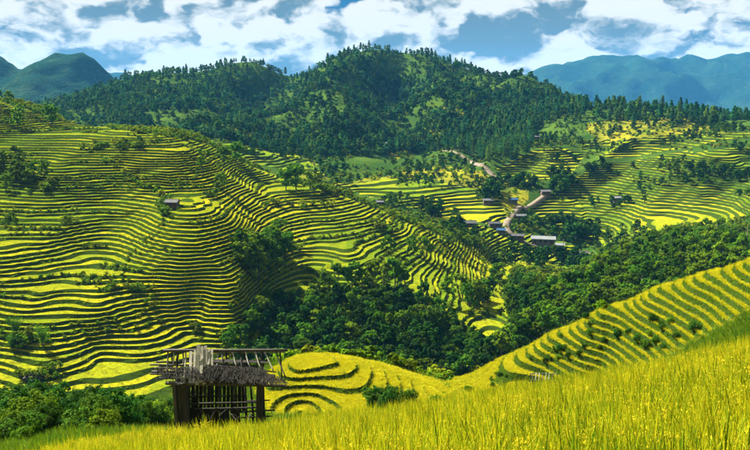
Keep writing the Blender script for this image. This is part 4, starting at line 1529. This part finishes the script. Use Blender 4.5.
house(535, 140, 9, 6, 3.0, 5, 'wall_timber', 'roof_grey', 'grey-roofed house at the side of the pine grove', 2)
house(388, 148, 11, 7, 3.2, 8, 'wall_timber', 'roof_white', 'white-roofed farmhouse high on the mountain flank', 3, 560)
house(286, 152, 11, 7, 3.0, -6, 'wall_timber', 'roof_white', 'lower white-roofed house at the mountain foot behind the hill', 3, 520)
house(297, 142, 6, 5, 2.6, 0, 'wall_timber', 'roof_white', 'smaller white-roofed house above its neighbour at the mountain foot', 1, 520)
house(380, 205, 5, 4, 2.2, 0, 'wall_timber', 'roof_grey', 'tiny pale hut just behind the crest of the terraced hill', 1, 380, 520)
house(173, 208, 3.4, 2.8, 1.7, -10, 'wall_timber', 'roof_dark', 'small dark field shed on the apex of the pyramid terraces', 1, 200, 330, 'field_shed')

# utility poles
mat_plain('pole_wood', (0.10, 0.085, 0.06), (0.16, 0.14, 0.09), 2, stretch=(1, 1, .3))
for px, py, h, label in ((716, 246, 8.5, 'thin utility pole rising from the sunlit wood'), (746, 252, 8.0, 'utility pole beside the bare earth patch above the slanting terraces'),
                         (563, 252, 7.0, 'utility pole in front of the white-roofed annexe')):
    p = hit(px, py, 180, 520)
    o = link('utility_pole', None, label=label, cat='pole')
    o.location = p
    m = MB(); m.tube([(0, 0, -1), (0, 0, h)], [.17, .11], 8); m.build('post', ['pole_wood'], o, True)
    m = MB(); m.box((0, 0, h - .7), (1.6, .12, .14)); ca = m.build('crossarm', ['pole_wood'], o)
    for k in (-.65, 0, .65):
        m = MB(); m.tube([(k, 0, h - .63), (k, 0, h - .42)], [.05, .04], 6); m.build('insulator', ['wall_pale'], ca)

# boulders by the foot fields
def boulder(px, py, size, mat, label, y0=120, y1=200):
    p = hit(px, py, y0, y1)
    bm = bmesh.new()
    bmesh.ops.create_icosphere(bm, subdivisions=3, radius=1)
    for v in bm.verts:
        n_ = float(fbm(np.array([v.co.x * 1.3 + px]), np.array([v.co.y * 1.3 + v.co.z * .9]), 3, 5)[0])
        v.co *= 1 + .28 * n_
        v.co.x *= size[0]; v.co.y *= size[1]; v.co.z *= size[2]
    me = bpy.data.meshes.new('boulder'); bm.to_mesh(me); bm.free()
    me.materials.append(MATS[mat])
    o = link('boulder', me, label=label, cat='rock')
    o.location = (p.x, p.y, p.z + size[2] * .3)


mat_plain('rock_dark', (0.015, 0.015, 0.014), (0.04, 0.04, 0.036), 1.2, bump=.9)
mat_plain('rock_pale', (0.15, 0.14, 0.12), (0.24, 0.23, 0.21), 1.2, bump=.9)
boulder(34, 381, (2.1, 1.5, 1.1), 'rock_dark', 'big dark boulder at the edge of the yellow foot fields')
boulder(66, 405, (1.2, .8, .45), 'rock_pale', 'flat pale boulder on the lowest yellow foot field')

# ------------------------------------------------------------------ ruined hut
mat_plain('wood_grey', (0.04, 0.036, 0.029), (0.10, 0.09, 0.073), 2.5, stretch=(3.2, 3.2, 0.4), bump=.8)
mat_plain('wood_dark', (0.016, 0.014, 0.010), (0.048, 0.041, 0.029), 2.5, stretch=(3.2, 3.2, 0.4), bump=.8)
mat_plain('bamboo_pale', (0.22, 0.20, 0.14), (0.36, 0.335, 0.26), 3, stretch=(3.2, 3.2, 0.4), bump=.5)
mat_plain('thatch_old', (0.016, 0.0144, 0.0104), (0.06, 0.052, 0.036), 5, stretch=(2.4, 2.4, 0.8), bump=1)
HY = 35.0
hx0 = P(217, 0, 36)[0]
hut = link('ruined_hut', None, label='ruined open timber hut with broken bamboo roof at the rice field edge', cat='hut')
hut.location = (hx0, 36.0, gz(hx0, 36.0))
HO = Vector(hut.location)


def HP(px, py, Y):
    return Vector(P(px, py, Y)) - HO


def HG(px, Y):
    x = (px - 375) / FPX * Y * 1.03
    return Vector((x, Y, gz(x, Y) - .15)) - HO


rq = random.Random(44)


def pole(name, a, b, r, mat, parent=hut, sides=7, bend=.02, knots=0):
    mb = MB()
    n = 6
    d = (b - a)
    off = Vector((rq.uniform(-1, 1), rq.uniform(-1, 1), rq.uniform(-1, 1))) * bend * d.length
    ps = [a.lerp(b, i / n) + off * math.sin(math.pi * i / n) + Vector((rq.gauss(0, 1), rq.gauss(0, 1), 0)) * r * .12 for i in range(n + 1)]
    rad = [r * (1.06 - .22 * i / n) * rq.uniform(.93, 1.07) for i in range(n + 1)]
    mb.tube(ps, rad, sides)
    return mb.build(name, [mat], parent, True)


def board(name, a, b, w, t, mat, parent=hut, face=Vector((0, 1, 0))):
    """split plank from a to b with uneven ends"""
    mb = MB()
    d = (b - a).normalized()
    s = d.cross(face).normalized()
    f = s.cross(d).normalized()
    n = 4
    rings = []
    for i in range(n + 1):
        c = a.lerp(b, i / n) + f * rq.gauss(0, t * .25)
        ww = w * rq.uniform(.85, 1.1)
        rings.append([c - s * ww / 2 - f * t / 2, c + s * ww / 2 - f * t / 2, c + s * ww / 2 + f * t / 2, c - s * ww / 2 + f * t / 2])
        if i in (0, n):
            for k in range(4):
                rings[-1][k] += d * rq.uniform(-.05, .05)
    for rg in rings:
        mb.v += rg
    for i in range(n):
        for k in range(4):
            q = i * 4
            mb.f.append((q + k, q + (k + 1) % 4, q + 4 + (k + 1) % 4, q + 4 + k)); mb.m.append(0)
    mb.f += [(3, 2, 1, 0), tuple(4 * n + k for k in range(4))]; mb.m += [0, 0]
    return mb.build(name, [mat], parent)


YF, YB, YR = 34.9, 37.4, 36.1
# posts
for px, pyt, Y, w, t, mat in ((182, 382, YF, .36, .22, 'wood_dark'), (173.5, 384, YF - .05, .13, .10, 'wood_grey'), (260, 382, YF, .30, .2, 'wood_dark')):
    a = HG(px - (4 if px > 250 else 0), Y); b = HP(px, pyt, Y)
    board('post', a, b, w, t, mat)
for px, pyt, Y in ((193, 372, YB), (232, 372, YB), (262, 374, YB), (176, 374, YB), (245, 383, 36.2), (250, 383, 36.8)):
    pole('post', HG(px, Y), HP(px, pyt, Y), .06 if px in (245, 250) else .085, 'wood_dark')
# main beams
pole('eave_beam', HP(166, 383, YF), HP(286, 386, YF), .085, 'wood_grey', bend=.005)
pole('back_beam', HP(152, 372, YB), HP(275, 376, YB), .08, 'wood_dark', bend=.005)
pole('ridge_pole', HP(163, 350.5, YR), HP(288, 350, YR), .075, 'wood_grey', bend=.004)
pole('ridge_pole', HP(200, 352.5, YR + .12), HP(286, 352, YR + .12), .05, 'bamboo_pale', bend=.006)
for px in (178, 262):
    pole('king_post', HP(px, 380, YR), HP(px, 350, YR), .06, 'wood_dark')
    pole('tie_beam', HP(px, 381, YF), HP(px + 3, 374, YB), .07, 'wood_dark')
# purlins still lying on the left half
for py0, Y, mat in ((362, 35.9, 'wood_dark'), (364.5, 36.6, 'wood_grey'), (371, 35.3, 'wood_dark'), (374, 36.9, 'wood_dark'), (368, 35.6, 'wood_grey'), (378, 35.0, 'wood_dark')):
    pole('purlin', HP(rq.uniform(150, 166), py0, Y), HP(rq.uniform(194, 206), py0 + rq.uniform(-1, 2), Y), .045, mat, bend=.015)
pole('purlin', HP(205, 366, 35.6), HP(276, 372, 35.6), .04, 'wood_grey', bend=.02)
pole('purlin', HP(205, 374, 35.2), HP(284, 380, 35.2), .04, 'wood_dark', bend=.02)
# rafters
for a, b, mat in (((168, 351), (167, 379), 'wood_dark'), ((174, 353), (173, 364), 'bamboo_pale'), ((183, 352), (183, 366), 'wood_grey'), ((186, 352), (184, 382), 'bamboo_pale'),
                  ((218, 352), (216, 381), 'bamboo_pale'), ((222, 351), (223, 365), 'wood_grey'), ((232, 351), (236, 366), 'bamboo_pale'), ((245, 351), (250, 367), 'bamboo_pale'),
                  ((255, 351), (261, 369), 'bamboo_pale'), ((264, 351), (274, 372), 'bamboo_pale'), ((276, 351), (286, 378), 'wood_dark'), ((240, 352), (243, 380), 'wood_dark'), ((226, 352), (228, 381), 'wood_dark')):
    k = (b[1] - a[1]) / 31.0
    pole('rafter', HP(a[0], a[1], YR), HP(b[0], b[1], YR - (YR - 34.75) * k), .035, mat, bend=.02)
for px in (172, 190, 208, 226, 244, 262, 280):
    pole('rafter', HP(px, 351, YR + .05), HP(px + rq.uniform(-3, 3), 378, 37.9), .035, 'wood_dark', bend=.02)
# upright pale split bamboo leaning on the ridge
for a, b, w in (((191, 352), (190, 382), .14), ((195, 350), (194, 381), .10), ((198.5, 345.5), (197, 384), .16), ((202, 347), (201, 382), .13), ((205.5, 346), (204, 384), .15), ((209, 349), (208, 381), .11), ((212, 350), (211.5, 382), .13), ((193, 353), (196, 383), .08), ((207, 351), (205, 383), .07)):
    board('bamboo_slat', HP(b[0], b[1], 34.72 + rq.uniform(-.06, .04)), HP(a[0], a[1], YR - .14 + rq.uniform(-.06, .06)), w, .035, 'bamboo_pale')
# old thatch
def thatch(x0, x1, yt0, yt1, yb0, yb1, n):
    mb = MB()
    for i in range(n):
        k = rq.random()
        u0 = rq.uniform(0, .8); u1 = min(1.05, u0 + rq.uniform(.12, .4))
        def at(k, u):
            px = x0 + (x1 - x0) * k + u * (k - .3) * 14
            top, bot = yt0 + (yt1 - yt0) * k, yb0 + (yb1 - yb0) * k
            kk = (top + (bot - top) * u - 350) / 34.0
            return HP(px, top + (bot - top) * u, YR - (YR - 34.6) * kk - .06 - rq.uniform(0, .10))
        mb.tube([at(k, u0), at(k + rq.gauss(0, .045), u1)], [rq.uniform(.007, .016), rq.uniform(.004, .01)], 4)
    mb.build('thatch', ['thatch_old'], hut, kind='stuff')


thatch(205, 264, 364, 367, 381, 385, 1100)
thatch(160, 196, 366, 366, 380, 381, 420)
# hanging thatch under the right eave
thatch(262, 280, 372, 376, 384, 386, 260)
for i in range(7):
    k = .3 + .1 * i
    py_ = 351 + 33 * k
    x0_ = rq.uniform(204, 214) if i % 2 else rq.uniform(196, 206)
    board('roof_board', HP(x0_, py_, YR - (YR - 34.6) * k + .03), HP(x0_ + rq.uniform(48, 70), py_ + rq.uniform(.5, 3), YR - (YR - 34.6) * k + .03), .17, .03, 'wood_dark', hut, Vector((0, .6, -1)))
# back wall boards, rails
for i, px in enumerate(np.arange(189, 246, 3.9)):
    board('wall_board', HP(px, 412, YB - .1), HP(px + rq.uniform(-.6, .6), 381 + rq.uniform(-1, 2), YB - .1), .165, .03, 'wood_dark' if i % 4 else 'wood_grey')
for a, b, Y, r in (((184, 404), (262, 402), 35.3, .05), ((186, 409), (262, 407), 35.4, .045), ((246, 401), (270, 400), 36.4, .04), ((240, 412), (275, 410), 36.2, .045), ((236, 418), (273, 416), 36.0, .045), ((186, 397), (246, 396), 37.2, .04)):
    pole('rail', HP(a[0], a[1], Y), HP(b[0], b[1], Y), r, 'wood_dark', bend=.01)
for i, px in enumerate(np.arange(190, 238, 5.2)):
    board('low_board', HG(px, 36.3), HP(px + rq.uniform(-1, 1), 409 + rq.uniform(-1.5, 1.5), 36.3), .25, .035, 'wood_dark')
for pxs, pyt in ((184, 384), (258, 386)):  # side walls added to block light and darken the hut's inside
    for i in range(7):
        Y_ = YF + .25 + (YB - YF - .4) * i / 6
        if pxs > 250 and i < 3:
            continue
        board('added_side_board', HG(pxs, Y_), HP(pxs, pyt - 4 * (Y_ - YF), Y_), .34, .035, 'wood_dark', hut, Vector((1, 0, 0)))
for i in range(9):
    x = rq.uniform(192, 250)
    a, b = HP(x, 416 + rq.uniform(-3, 6), 35.6 + rq.uniform(-.2, .4)), HP(x + rq.uniform(-14, 14), 408 + rq.uniform(-3, 8), 35.9 + rq.uniform(-.2, .4))
    pole('fallen_stick', a, b, .02, 'wood_grey')

# ------------------------------------------------------------------ low bamboo shelter beyond the field edge
p = hit(547, 384, 80, 120)
sh = link('bamboo_lean_to', None, label='low pale bamboo lean-to at the foot of the slanting terraces', cat='shelter')
sh.location = p
for i in range(11):
    x = -2.0 + i * .42
    pole('bamboo_slat', Vector((x, -.5, .35)), Vector((x + .28, .5, 1.15)), .06, 'bamboo_pale' if i % 3 else 'wood_grey', sh, 6)
for a, b in (((-2.2, -.35, .42), (2.9, -.35, .42)), ((-2.1, .45, 1.05), (2.9, .45, 1.0))):
    pole('purlin', Vector(a), Vector(b), .05, 'wood_grey', sh, 6)
for x, y, z in ((-2, -.4, .5), (2.6, -.4, .5), (-2, .45, 1.1), (2.6, .45, 1.1)):
    pole('post', Vector((x, y, -.4)), Vector((x, y, z)), .06, 'wood_grey', sh, 6)
